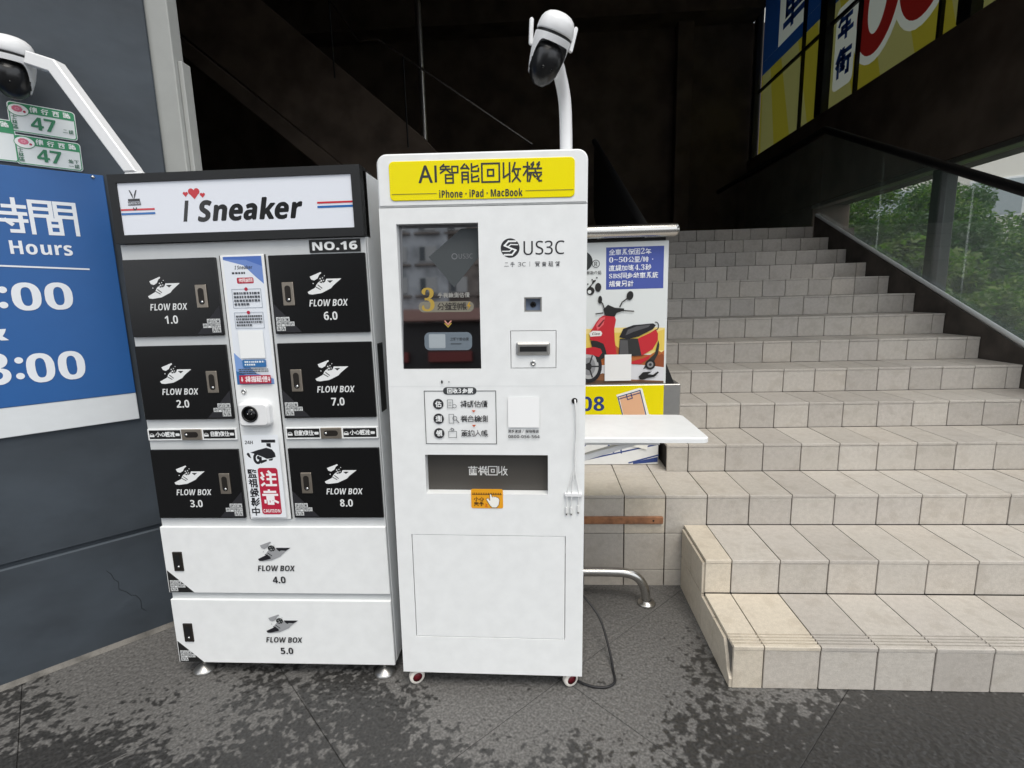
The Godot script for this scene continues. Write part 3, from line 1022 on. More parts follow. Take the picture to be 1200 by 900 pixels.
func build_outdoors():
	var dark := [Color(0.06, 0.11, 0.045), Color(0.075, 0.13, 0.05), Color(0.05, 0.095, 0.045)]
	var fresh := [Color(0.13, 0.19, 0.045), Color(0.16, 0.22, 0.055), Color(0.09, 0.15, 0.04)]
	tree(Vector3(6.4, -0.13, -7.2), 2.7, 1.3, "dark green tree standing behind the yellow-green bush outside", 5, dark)
	tree(Vector3(5.0, -0.13, -5.8), 2.1, 1.0, "low yellow-green bushy tree outside the opening", 9, fresh)
	tree(Vector3(4.5, -0.13, -4.9), 1.5, 0.8, "low fresh green bush close behind the glass", 19, fresh)
	tree(Vector3(6.0, -0.13, -8.8), 3.2, 1.5, "tall mixed green tree behind the rounded shrub outside", 13, dark + fresh)
	tree(Vector3(8.2, -0.13, -10.4), 3.0, 1.6, "broad green tree in front of the pale building", 23, dark + fresh)
	tree(Vector3(4.1, -0.13, -6.8), 2.2, 0.9, "rounded mid green shrub beside the dark post", 29, dark + fresh)
	tree(Vector3(7.4, -0.13, -12.0), 3.9, 2.0, "deep green tree at the far corner behind the stairwell", 37, dark)
	tree(Vector3(4.9, -0.13, -9.4), 3.6, 1.5, "slender green tree beside the far post of the opening", 43, dark + fresh)
	# pale apartment house across the side street
	var b := thing("apartment_building", "pale apartment building behind the trees outside the opening", "building", Vector3(17.0, -0.13, -21.0))
	b.rotation.y = 0.92
	part(b, "wall", span(0, 0, -16, 5, 16, 14), mats.building_pale)
	for y in range(0, 5):
		for k in range(0, 8):
			var z := -14.0 + k * 3.4
			var win := part(b, "window", span(-0.06, 1.2 + y * 3.0, z, -0.004, 2.7 + y * 3.0, z + 1.7, 0.01), mats.pale_strip)
			part(win, "pane", span(-0.075, 1.28 + y * 3.0, z + 0.08, -0.062, 2.62 + y * 3.0, z + 1.62), mats.pale_pane)
	# house across the street behind the viewer, mirrored in the kiosk screen
	var h := thing("street_building", "grey block across the street mirrored in the kiosk screen", "building", Vector3(-10.0, -0.13, 48.0))
	part(h, "wall", span(-22, 0, 0, 0.4, 24, 8), mats.building_grey)
	part(h, "side_wing", span(0.404, 0, 0.3, 22, 19, 8), mats.building_brown)
	part(h, "awning", span(-4.2, 5.6, -1.4, 8, 6.7, -0.004, 0.02), mats.pink_awning)
	for q in [[-6.5, -3.6], [-1.6, 2.6]]: part(h, "shop_fascia", span(q[0], 1.7, -0.6, q[1], 2.7, -0.06, 0.02), mats.red_awning)
	part(h, "shop_front", span(-20, 0.1, -0.05, 20, 5.5, -0.004), mats.shop_dark)
	for y in range(0, 4):
		for k in range(0, 12):
			var x := -14.0 + k * 2.9
			var zf := 0.0 if x < 0.0 else 0.3
			var win := part(h, "window", span(x, 8.4 + y * 3.0, zf - 0.12, x + 1.7, 9.9 + y * 3.0, zf - 0.004, 0.01), mats.curtain)
			part(win, "pane", span(x + 0.08, 8.48 + y * 3.0, zf - 0.135, x + 0.62, 9.82 + y * 3.0, zf - 0.122), mats.pane)
			part(h, "ledge", span(x - 0.4, 8.0 + y * 3.0, zf - 0.35, x + 2.1, 8.2 + y * 3.0, zf - 0.005, 0.01), mats.building_brown)

# ---------------------------------------------------------------- navy wall, its plates and its sign
func on_wall(s: float, y := 0.0, out := 0.0) -> Vector3:
	return WALL_FOOT + Vector3(0.70166, 0, -0.71252) * s + Vector3(0.71252, 0, 0.70166) * out + Vector3(0, y, 0)

func build_left_wall():
	var w := thing("painted_wall", "slate blue painted concrete wall set at an angle beside the lockers", "wall", WALL_FOOT)
	w.rotation.y = WALL_TURN
	part(w, "lower_panel", span(-5.0, -0.02, -0.25, 0.78, 0.474, 0.0, 0.006), mats.paint_wall)
	part(w, "groove_back", span(-5.0, 0.4745, -0.25, 0.778, 0.4885, -0.012), mats.paint_wall)
	part(w, "upper_panel", span(-5.0, 0.489, -0.25, 0.78, 6.5, 0.0, 0.006), mats.paint_wall)
	part(w, "mortar_fillet", prism(PackedVector2Array([Vector2(0.0, 0.0), Vector2(0.035, 0.0), Vector2(0.012, 0.016), Vector2(0.0, 0.03)]), -5.0, 0.78, 0.0), mats.mortar, Vector3.ZERO, Vector3(0, PI / 2, 0)).rotation = Vector3(0, -PI / 2, 0)
	var fil: MeshInstance3D = w.get_child(w.get_child_count() - 1)
	fil.mesh = prism(PackedVector2Array([Vector2(0.001, 0.001), Vector2(0.022, 0.001), Vector2(0.008, 0.009), Vector2(0.001, 0.016)]), -0.78, 5.0, 0.0)
	# crack lines along the lower panel
	var cr := new_st()
	for c in [[[0.37, 0.35], [0.385, 0.33], [0.392, 0.30], [0.405, 0.285], [0.402, 0.25], [0.425, 0.23], [0.44, 0.205], [0.455, 0.20], [0.47, 0.17], [0.468, 0.13], [0.485, 0.11]]]:
		var path := []
		for p in c: path.append(Vector3(p[0], p[1], 0.0004))
		add_tube(cr, path, 0.0008, 4)
	part(w, "crack", done(cr), mats.black)
	var j := thing("shutter_jamb", "light grey steel jamb at the end of the blue wall", "jamb", Vector3(-2.366, 0, -0.48))
	part(j, "guide_rail", span(-0.03, -0.02, -0.08, 0.084, 6.5, -0.012, 0.004), mats.jamb)
	part(j, "return_lip", span(0.0845, -0.02, -0.09, 0.104, 2.45, -0.035, 0.003), mats.jamb)
	# opening-hours board
	var s := thing("hours_sign", "blue opening hours sign board with white strip beneath", "sign", on_wall(0.56, 0.98, 0.0))
	s.rotation.y = WALL_TURN
	part(s, "board", span(-1.3, 0.113, 0.002, 0.003, 0.985, 0.014, 0.002), mats.sign_blue)
	part(s, "white_strip", span(-1.3, 0.0, 0.002, 0.003, 0.1125, 0.012, 0.002), mats.paper_white)
	for x in [-0.03]:
		part(s, "screw", lathe([Vector2(0, 0), Vector2(0.007, 0), Vector2(0.005, 0.004), Vector2(0, 0.005)], 12), mats.chrome, Vector3(x, 0.975, 0.0145), Vector3(PI / 2, 0, 0))
	print_begin(0.0150)
	ink("e9edf1")
	pglyph("間", -0.229, 0.865, 0.126, 0.112, 0.0125)
	pglyph("時", -0.368, 0.868, 0.122, 0.112, 0.0125)
	ptext("Hours", -0.303, 0.672, -0.128, 0.722, "Droid Sans", 700)
	pline([Vector2(-0.60, 0.640), Vector2(-0.088, 0.622)], 0.006)
	ptext("00", -0.322, 0.468, -0.150, 0.571, "Droid Sans", 700)
	pellipse(-0.343, 0.545, 0.012, 0.012)
	pellipse(-0.347, 0.490, 0.012, 0.012)
	ptext("&", -0.428, 0.362, -0.350, 0.44, "Droid Sans", 700)
	ptext("3", -0.432, 0.200, -0.362, 0.318, "Droid Sans", 700)
	pellipse(-0.335, 0.285, 0.012, 0.012)
	pellipse(-0.338, 0.226, 0.012, 0.012)
	ptext("00", -0.318, 0.195, -0.147, 0.307, "Droid Sans", 700)
	print_end(s, "lettering")
	# address plates
	var specs := [[0.410, 2.137, "二樓", "green and white address plate 47, upper of the pair, with a second-floor note", true], [0.412, 2.026, "地下一樓", "green and white address plate 47 just above the blue board", true], [0.233, 2.052, "", "green and white address plate cut off beside the other two", false]]
	for q in specs:
		var p := thing("address_plate", q[3], "address plate", on_wall(q[0], q[1], 0.0), "address plates on the blue wall")
		p.rotation.y = WALL_TURN
		p.rotation.z = -0.02 if q[4] else 0.0
		var hw := 0.094
		var hh := 0.052
		if not q[4]: hh = 0.072
		part(p, "plate", prism(rrect(-hw, -hh, hw, hh, 0.012), 0.001, 0.005, 0.001), mats.plate_white)
		print_begin(0.0056)
		ink("2f8a5e")
		layer()
		ppoly(rrect(-hw + 0.003, hh * 0.36, hw - 0.003, hh - 0.003, [0, 0, 0.009, 0.009]))
		for f in [0.0]:
			pline([Vector2(-hw + 0.004, hh * 0.4), Vector2(-hw + 0.004, -hh + 0.010), Vector2(-hw + 0.010, -hh + 0.004), Vector2(hw - 0.010, -hh + 0.004), Vector2(hw - 0.004, -hh + 0.010), Vector2(hw - 0.004, hh * 0.4)], 0.003)
		ink("e4e9e8")
		layer()
		phan("德行西路", -0.034, hh - 0.008, 0.020, 0.031, 0.13)
		if q[4]:
			ink("2f8a5e")
			pellipse(-0.065, 0.026, 0.029, 0.021)
			ink("e8eaea")
			layer()
			pellipse(-0.065, 0.026, 0.027, 0.019)
			ink("d3708a")
			layer()
			for k in 9:
				var a := TAU * k / 9.0
				pellipse(-0.068 + cos(a) * 0.009, 0.029 + sin(a) * 0.006, 0.006, 0.005)
			pellipse(-0.068, 0.029, 0.010, 0.007)
			ink("e39aac")
			layer()
			for k in 6: pellipse(-0.068 + cos(k * 1.05) * 0.005, 0.029 + sin(k * 1.05) * 0.0035, 0.0025, 0.0018)
			ink("b03050")
			pellipse(-0.049, 0.022, 0.004, 0.004)
			ink("3f6f5a")
			layer()
			phan("士林區", -0.086, 0.006, 0.014, 0.0165, 0.13, true)
			ink("2c7a56")
			layer()
			ptext("47", -0.036, -0.034, 0.034, 0.010, "Droid Sans", 700)
			ink("4a6f60")
			if q[2] == "二樓": phan("二樓", 0.052, -0.016, 0.014, 0.017, 0.13)
			else:
				phan("地下", 0.052, -0.012, 0.014, 0.017, 0.13)
				phan("一樓", 0.052, -0.029, 0.014, 0.017, 0.13)
		print_end(p, "plate_print")

# ---------------------------------------------------------------- sneaker locker
func winged_shoe(x: float, y: float, w: float, body: String, dark: String):
	# winged running shoe mark; (x, y) top left, w its width
	var s := w / 380.0
	ink(body)
	pshape([0, 205, 82, 165, 112, 120, 132, 102, 165, 114, 200, 104, 216, 72, 380, 72, 322, 115, 284, 145, 262, 170, 152, 220, 52, 233, 12, 228], x, y, s, s)
	pshape([38, 45, 160, 0, 168, 12, 142, 30, 122, 65, 84, 86, 52, 76], x, y, s, s)
	ink(dark)
	layer()
	pellipse(x + 165 * s, y - 80 * s, 40 * s, 36 * s)
	pshape([222, 90, 288, 90, 252, 116], x, y, s, s)
	pline([Vector2(x + 88 * s, y - 150 * s), Vector2(x + 142 * s, y - 182 * s)], 9 * s)
	pline([Vector2(x + 120 * s, y - 135 * s), Vector2(x + 160 * s, y - 168 * s)], 9 * s)
	ink(body)
	layer()
	for d in [[150, 70, 7], [176, 62, 6], [162, 92, 9], [186, 88, 6], [146, 100, 6], [198, 40, 5], [172, 112, 6], [70, 118, 6]]: pellipse(x + d[0] * s, y - d[1] * s, d[2] * s, d[2] * s, 0.0, 10)

func lock_plate(parent: Node3D, x: float, y: float, z: float, w: float, h: float, dark: bool):
	var lk := part(parent, "lock_plate", prism(rrect(x, y, x + w, y + h, 0.002), z - 0.004, z + 0.004, 0.0015), mats.dark_slot if dark else mats.lock_metal)
	var tall := h > w
	var rx := w * (0.26 if tall else 0.34)
	var ry := h * (0.36 if tall else 0.26)
	var cx := x + w / 2
	var cy := y + h / 2
	part(lk, "finger_pull", prism(rrect(cx - rx, cy - ry, cx + rx, cy + ry, min(rx, ry) * 0.95), z + 0.002, z + 0.0046), mats.dark_slot if not dark else mats.black)
	var latch := lathe([Vector2(0, 0), Vector2(0.0055, 0), Vector2(0.0045, 0.003), Vector2(0, 0.0035)], 12)
	part(lk, "latch", latch, mats.chrome, Vector3(cx + (0.002 if tall else -rx * 0.7), cy - (ry * 0.7 if tall else 0.0), z + 0.0047), Vector3(PI / 2, 0, 0))

func corner_note(x: float, y: float, flip: float, light: String, size := 0.0155):
	# three little rows of characters in the corner of a door
	ink(light)
	layer()
	var rows := ["請確實", "將門關好", "謝謝"]
	for r in 3:
		var n: int = rows[r].length()
		var x0 := x if flip > 0 else x - n * size * 1.05
		if flip < 0 and r == 1: x0 = x - n * size * 1.05
		for k in n:
			ink(light)
			prect(x0 + k * size * 1.05, y - r * size * 1.05 - size * 0.96, x0 + k * size * 1.05 + size * 0.96, y - r * size * 1.05)
		ink("3a3b3e")
		layer(0.00004)
		phan(rows[r], x0 + size * 0.1, y - (r * 1.05 + 0.1) * size, size * 0.76, size * 1.05, 0.09)
		ink(light)

func build_locker():
	var o := thing("sneaker_locker", "white sneaker drop-off locker with eight numbered compartments and lit header", "locker", Vector3(-2.247, 0, -0.03))
	# cabinet shell behind the front frame
	part(o, "cabinet", span(0.0, 0.055, -0.50, 0.868, 1.885, -0.0135, 0.004), mats.white)
	# front frame with a cut-out per door
	var doors := [
		[0.0045, 1.345, 0.3405, 1.612, "1.0"], [0.0045, 1.043, 0.3405, 1.312, "2.0"], [0.0045, 0.662, 0.3395, 0.929, "3.0"],
		[0.527, 1.345, 0.8635, 1.612, "6.0"], [0.527, 1.043, 0.8635, 1.312, "7.0"], [0.527, 0.663, 0.8635, 0.930, "8.0"]]
	part(o, "front_frame", span(0.001, 0.058, -0.013, 0.867, 1.664, 0.0, 0.0015), mats.frame_grey)
	for d in doors:
		var dr := part(o, "door", prism(rrect(d[0], d[1], d[2], d[3], 0.003, 3), 0.0008, 0.009, 0.0012), mats.black_gloss)
		dr.set_meta("label", "black compartment door numbered " + d[4])
		var left: bool = d[0] < 0.3
		var w: float = d[2] - d[0]
		var hx: float = d[0] + 0.253 if left else d[0] + 0.040
		lock_plate(dr, hx, d[1] + 0.097, 0.0095, 0.040, 0.079, false)
		print_begin(0.0094)
		ink("232427")
		if left: pshape([1, 1, 1, 0.62, 0.72, 1], d[2] - w + 0.002, d[1] + 0.267, w - 0.006, 0.262)
		else: pshape([0, 1, 0, 0.62, 0.28, 1], d[0] + 0.003, d[1] + 0.267, w - 0.006, 0.262)
		var sx: float = d[0] + 0.078 if left else d[0] + 0.128
		winged_shoe(sx, d[1] + 0.207, 0.122, "e6e8e8", "101112")
		ink("dfe1e1")
		layer()
		ptext("FLOW BOX", sx + 0.002, d[1] + 0.092, sx + 0.139, d[1] + 0.115, "Droid Sans", 700, 0.2)
		ptext(d[4], sx + 0.050, d[1] + 0.044, sx + 0.098, d[1] + 0.073, "Droid Sans", 700)
		if left: corner_note(d[2] - 0.006, d[1] + 0.058, -1, "d9dbdb")
		else: corner_note(d[0] + 0.008, d[1] + 0.058, 1, "d9dbdb")
		print_end(dr, "door_print")
	# the two wide white compartments at the bottom
	for b in [[0.358, 0.628, "4.0"], [0.058, 0.329, "5.0"]]:
		var dr := part(o, "drawer_front", prism(rrect(0.0, b[0], 0.868, b[1], 0.002, 3), 0.0008, 0.012, 0.0018), mats.white2)
		dr.set_meta("label", "wide white compartment door numbered " + b[2])
		lock_plate(dr, 0.037, b[0] + 0.092, 0.0125, 0.037, 0.078, true)
		print_begin(0.0124)
		ink("17181a")
		pshape([0, 0, 0, 0.092, 0.098, 0.092], 0.004, b[0] + 0.094, 1, 1)
		corner_note(0.010, b[0] + 0.052, 1, "dcdede", 0.0145)
		winged_shoe(0.372, b[0] + 0.213, 0.130, "9a9c9e", "151617")
		ink("1b1c1e")
		pshape([0, 205, 82, 165, 112, 150, 150, 200, 52, 225, 12, 228], 0.372, b[0] + 0.213, 0.130 / 380, 0.130 / 380)
		pshape([216, 72, 380, 72, 322, 105, 240, 100], 0.372, b[0] + 0.213, 0.130 / 380, 0.130 / 380)
		ptext("FLOW BOX", 0.366, b[0] + 0.094, 0.512, b[0] + 0.117, "Droid Sans", 700, 0.2)
		ptext(b[2], 0.420, b[0] + 0.044, 0.470, b[0] + 0.072, "Droid Sans", 700)
		print_end(dr, "door_print")
	# narrow strips with the release buttons
	for q in [[0.0035, 0.3415, true], [0.5245, 0.8645, false]]:
		var x0: float = q[0]
		var x1: float = q[1]
		var sp := part(o, "release_strip", prism(rrect(x0, 0.964, x1, 1.008, 0.002, 3), 0.0008, 0.006, 0.001), mats.white2)
		lock_plate(sp, x0 + 0.131, 0.966, 0.0066, 0.076, 0.040, false)
		print_begin(0.0064)
		ink("131415")
		prect(x0 + 0.006, 0.970, x0 + 0.126, 1.003)
		prect(x0 + 0.213, 0.970, x1 - 0.006, 1.003)
		ink("e2e4e4")
		layer()
		var words := ["小心輕推", "自動復位"] if q[2] else ["自動復位", "小心輕推"]
		phan(words[0], x0 + 0.030, 0.997, 0.019, 0.0185, 0.14)
		phan(words[1], x0 + 0.237, 0.997, 0.019, 0.0185, 0.14)
		for bx in [x0 + 0.017, x0 + 0.224]:
			pring(bx, 0.985, 0.008, 0.006, 0.0016, 0.0, PI)
			prect(bx - 0.009, 0.978, bx + 0.009, 0.985)
		for bx in [x0 + 0.107, x0 + 0.313]: prounded(bx, 0.981, bx + 0.016, 0.991, 0.003)
		print_end(sp, "strip_print")
	# middle column: instruction sheet, keyhole, scanner, caution sheet
	var col := part(o, "centre_column", span(0.356, 0.657, 0.0008, 0.511, 1.617, 0.006, 0.0012), mats.white2)
	part(col, "side_groove", span(0.3520, 0.657, 0.0003, 0.3550, 1.617, 0.003), mats.rubber)
	part(col, "side_groove", span(0.5120, 0.657, 0.0003, 0.5150, 1.617, 0.003), mats.rubber)
	print_begin(0.0064)
	ink("e4e9f0")
	prect(0.3665, 1.168, 0.503, 1.612)
	ink("6f8cc9")
	layer()
	pshape([0, 0, 136, 0, 136, 94, 110, 70, 70, 30, 0, 10], 0.3665, 1.612, 0.001, 0.001)
	ink("4c6fb8")
	pshape([0, 0, 136, 0, 136, 34, 80, 12, 0, 8], 0.3665, 1.612, 0.001, 0.001)
	ink("7d9fd6")
	pshape([0, 330, 40, 370, 75, 405, 136, 425, 136, 444, 0, 444], 0.3665, 1.612, 0.001, 0.001)
	ink("2f6ea8")
	pshape([0, 395, 40, 412, 90, 436, 136, 444, 0, 444], 0.3665, 1.612, 0.001, 0.001)
	ink("34363c")
	layer()
	ptext("I Sneaker", 0.404, 1.569, 0.468, 1.582, "Droid Sans", 700, 0.2)
	pcrumbs(0.393, 1.551, 0.480, 1.562, 1)
	ink("b32740")
	prounded(0.408, 1.521, 0.467, 1.541, 0.004)
	ink("f0dada")
	layer()
	phan("使用說明", 0.414, 1.538, 0.0125, 0.0125, 0.15)
	ink("8e98a6")
	for f in [[1.438, 1.502], [1.367, 1.422]]:
		pframe(0.386, f[0], 0.489, f[1], 0.0015)
		ink("b32740")
		pellipse(0.437, f[1], 0.006, 0.006, 0.0, 14)
		ink("4b4e55")
		pcrumbs(0.391, f[0] + 0.006, 0.484, f[1] - 0.008, 4)
		ink("8e98a6")
	ink("f2f4f4")
	prect(0.392, 1.262, 0.482, 1.360)
	ink("2f6ea8")
	prounded(0.396, 1.230, 0.482, 1.257, 0.005)
	ink("dfe8ee")
	layer()
	pcrumbs(0.404, 1.234, 0.476, 1.254, 2)
	ink("44474d")
	layer()
	pcrumbs(0.380, 1.205, 0.489, 1.226, 3)
	pcrumbs(0.380, 1.176, 0.489, 1.202, 4)
	var red_y := 1.168
	ink("b32740")
	layer()
	prect(0.381, red_y + 0.004, 0.496, red_y + 0.034)
	ink("f0e0e2")
	layer()
	phan("掃描租借", 0.402, red_y + 0.030, 0.0205, 0.0205, 0.14)
	for ax in [0.391, 0.490]: pshape([0, 0, 5, -9, 2, -9, 2, -18, -2, -18, -2, -9, -5, -9], ax, red_y + 0.010, 0.001, 0.001)
	# caution sheet
	ink("e9edf1")
	layer()
	prect(0.3665, 0.668, 0.5, 0.984)
	ink("1b1c20")
	layer()
	ptext("24H", 0.374, 0.950, 0.404, 0.963, "Droid Sans", 700)
	prect(0.436, 0.955, 0.488, 0.966)
	pshape([0, 0, 16, 0, 16, 17, 8, 14, 0, 10], 0.454, 0.953, 0.001, 0.001)
	pshape([0, 22, 30, 12, 62, 4, 82, 10, 92, 24, 94, 38, 78, 44, 60, 46, 40, 36, 14, 26], 0.390, 0.940, 0.001, 0.001)
	pshape([-10, 22, -4, 24, 2, 44, -8, 38, -14, 28], 0.390, 0.940, 0.001, 0.001)
	pring(0.415, 0.896, 0.016, 0.022, 0.010, PI * 0.5, PI * 2.1)
	pellipse(0.419, 0.899, 0.006, 0.007)
	pshape([36, 52, 58, 48, 60, 54, 36, 64], 0.390, 0.940, 0.001, 0.001)
	pshape([66, 48, 84, 44, 80, 52, 68, 53], 0.390, 0.940, 0.001, 0.001)
	phan("監視錄影中", 0.372, 0.855, 0.033, 0.0365, 0.13, true)
	ink("b51f3d")
	prounded(0.411, 0.681, 0.485, 0.860, 0.010)
	ink("f1eeee")
	layer()
	phan("注意", 0.418, 0.850, 0.060, 0.072, 0.14, true)
	ptext("CAUTION", 0.416, 0.688, 0.480, 0.701, "Droid Sans", 700)
	print_end(col, "sheet_print")
	part(col, "keyhole", lathe([Vector2(0, 0), Vector2(0.0095, 0), Vector2(0.0085, 0.004), Vector2(0.004, 0.004), Vector2(0.004, 0.001), Vector2(0, 0.001)], 18), mats.chrome, Vector3(0.388, 1.142, 0.006), Vector3(PI / 2, 0, 0))
	var sc := part(col, "scanner", prism(rrect(0.371, 1.018, 0.485, 1.106, 0.018), 0.006, 0.036, 0.008), mats.camera_white)
	part(sc, "scanner_ring", lathe([Vector2(0.028, 0), Vector2(0.030, 0.003), Vector2(0.026, 0.005), Vector2(0.024, 0.002)], 28), mats.black, Vector3(0.418, 1.066, 0.036), Vector3(PI / 2, 0, 0))
	part(sc, "scanner_lens", lathe([Vector2(0, 0.002), Vector2(0.0255, 0.001), Vector2(0.0255, 0.0005)].duplicate(), 28), mats.lens, Vector3(0.418, 1.066, 0.037), Vector3(PI / 2, 0, 0))
	for lx in [-0.007, 0.007]: part(sc, "scanner_eye", lathe([Vector2(0, 0), Vector2(0.003, 0), Vector2(0, 0.002)], 10), mats.chrome, Vector3(0.418 + lx, 1.066, 0.0392), Vector3(PI / 2, 0, 0))
	# number plate and header
	var no := part(o, "number_plate", span(0.672, 1.617, 0.0008, 0.849, 1.659, 0.004, 0.001), mats.black)
	print_begin(0.0044)
	ink("e8eaea")
	ptext("NO.16", 0.684, 1.624, 0.838, 1.651, "Droid Sans", 700, 0.0, 0.0008)
	print_end(no, "lettering")
	var hd := part(o, "header_frame", holed_plate(0.002, 1.666, 0.868, 1.892, [[0.030, 1.694, 0.8375, 1.8645]], -0.05, 0.016), mats.black)
	part(hd, "header_back", span(0.004, 1.668, -0.12, 0.866, 1.890, -0.051), mats.black)
	var lp := part(hd, "sign_panel", span(0.0305, 1.6945, -0.02, 0.837, 1.864, 0.011), mats.light_panel)
	print_begin(0.0114)
	ink("17181b")
	pshape([0, 68, 13, 68, 27, 0, 14, 0], 0.247, 1.800, 0.001, 0.001)
	ptext("Sneaker", 0.300, 1.731, 0.664, 1.800, "Droid Sans", 700, 0.22, 0.0020)
	ink("c01f2b")
	for h in [[0.296, 1.828, 0.020], [0.266, 1.823, 0.009], [0.325, 1.818, 0.009]]:
		var s: float = h[2]
		pellipse(h[0] - s * 0.48, h[1], s * 0.52, s * 0.52)
		pellipse(h[0] + s * 0.48, h[1], s * 0.52, s * 0.52)
		pshape([-0.96, -0.12, 0.96, -0.12, 0.92, 0.22, 0, 1.25, -0.92, 0.22], h[0], h[1], s, s)
	for x in [[0.032, 0.152], [0.716, 0.836]]:
		var yb := 1.764
		ink("c8343f")
		prect(x[0], yb + 0.010, x[1], yb + 0.016)
		ink("2b69b0")
		prect(x[0], yb - 0.004, x[1], yb + 0.003)
	ink("23242a")
	for sg in [-1, 1]: pshape([2 * sg, 30, 6 * sg, 22, 14 * sg, 2, 10 * sg, 2, 3 * sg, 16, 1 * sg, 30], 0.083, 1.842, 0.001, 0.001)
	prect(0.062, 1.804, 0.104, 1.812)
	ptext("YOUNG", 0.060, 1.795, 0.106, 1.803, "Droid Sans", 700)
	prect(0.060, 1.791, 0.106, 1.794)
	pring(0.083, 1.784, 0.007, 0.010, 0.004, PI, TAU)
	print_end(lp, "sign_print", true)
	# levelling feet
	for f in [[0.075, -0.022], [0.815, -0.022], [0.075, -0.44], [0.815, -0.44]]:
		var ft := part(o, "levelling_foot", lathe([Vector2(0, 0), Vector2(0.040, 0), Vector2(0.042, 0.004), Vector2(0.036, 0.012), Vector2(0.014, 0.024), Vector2(0.010, 0.028), Vector2(0, 0.028)], 24), mats.brushed, Vector3(f[0], 0.0, f[1]))
		part(ft, "threaded_stem", lathe([Vector2(0.007, 0.026), Vector2(0.007, 0.058)], 12), mats.steel)
	part(o, "side_label", span(0.8685, 1.05, -0.10, 0.8695, 1.30, -0.04), mats.black)

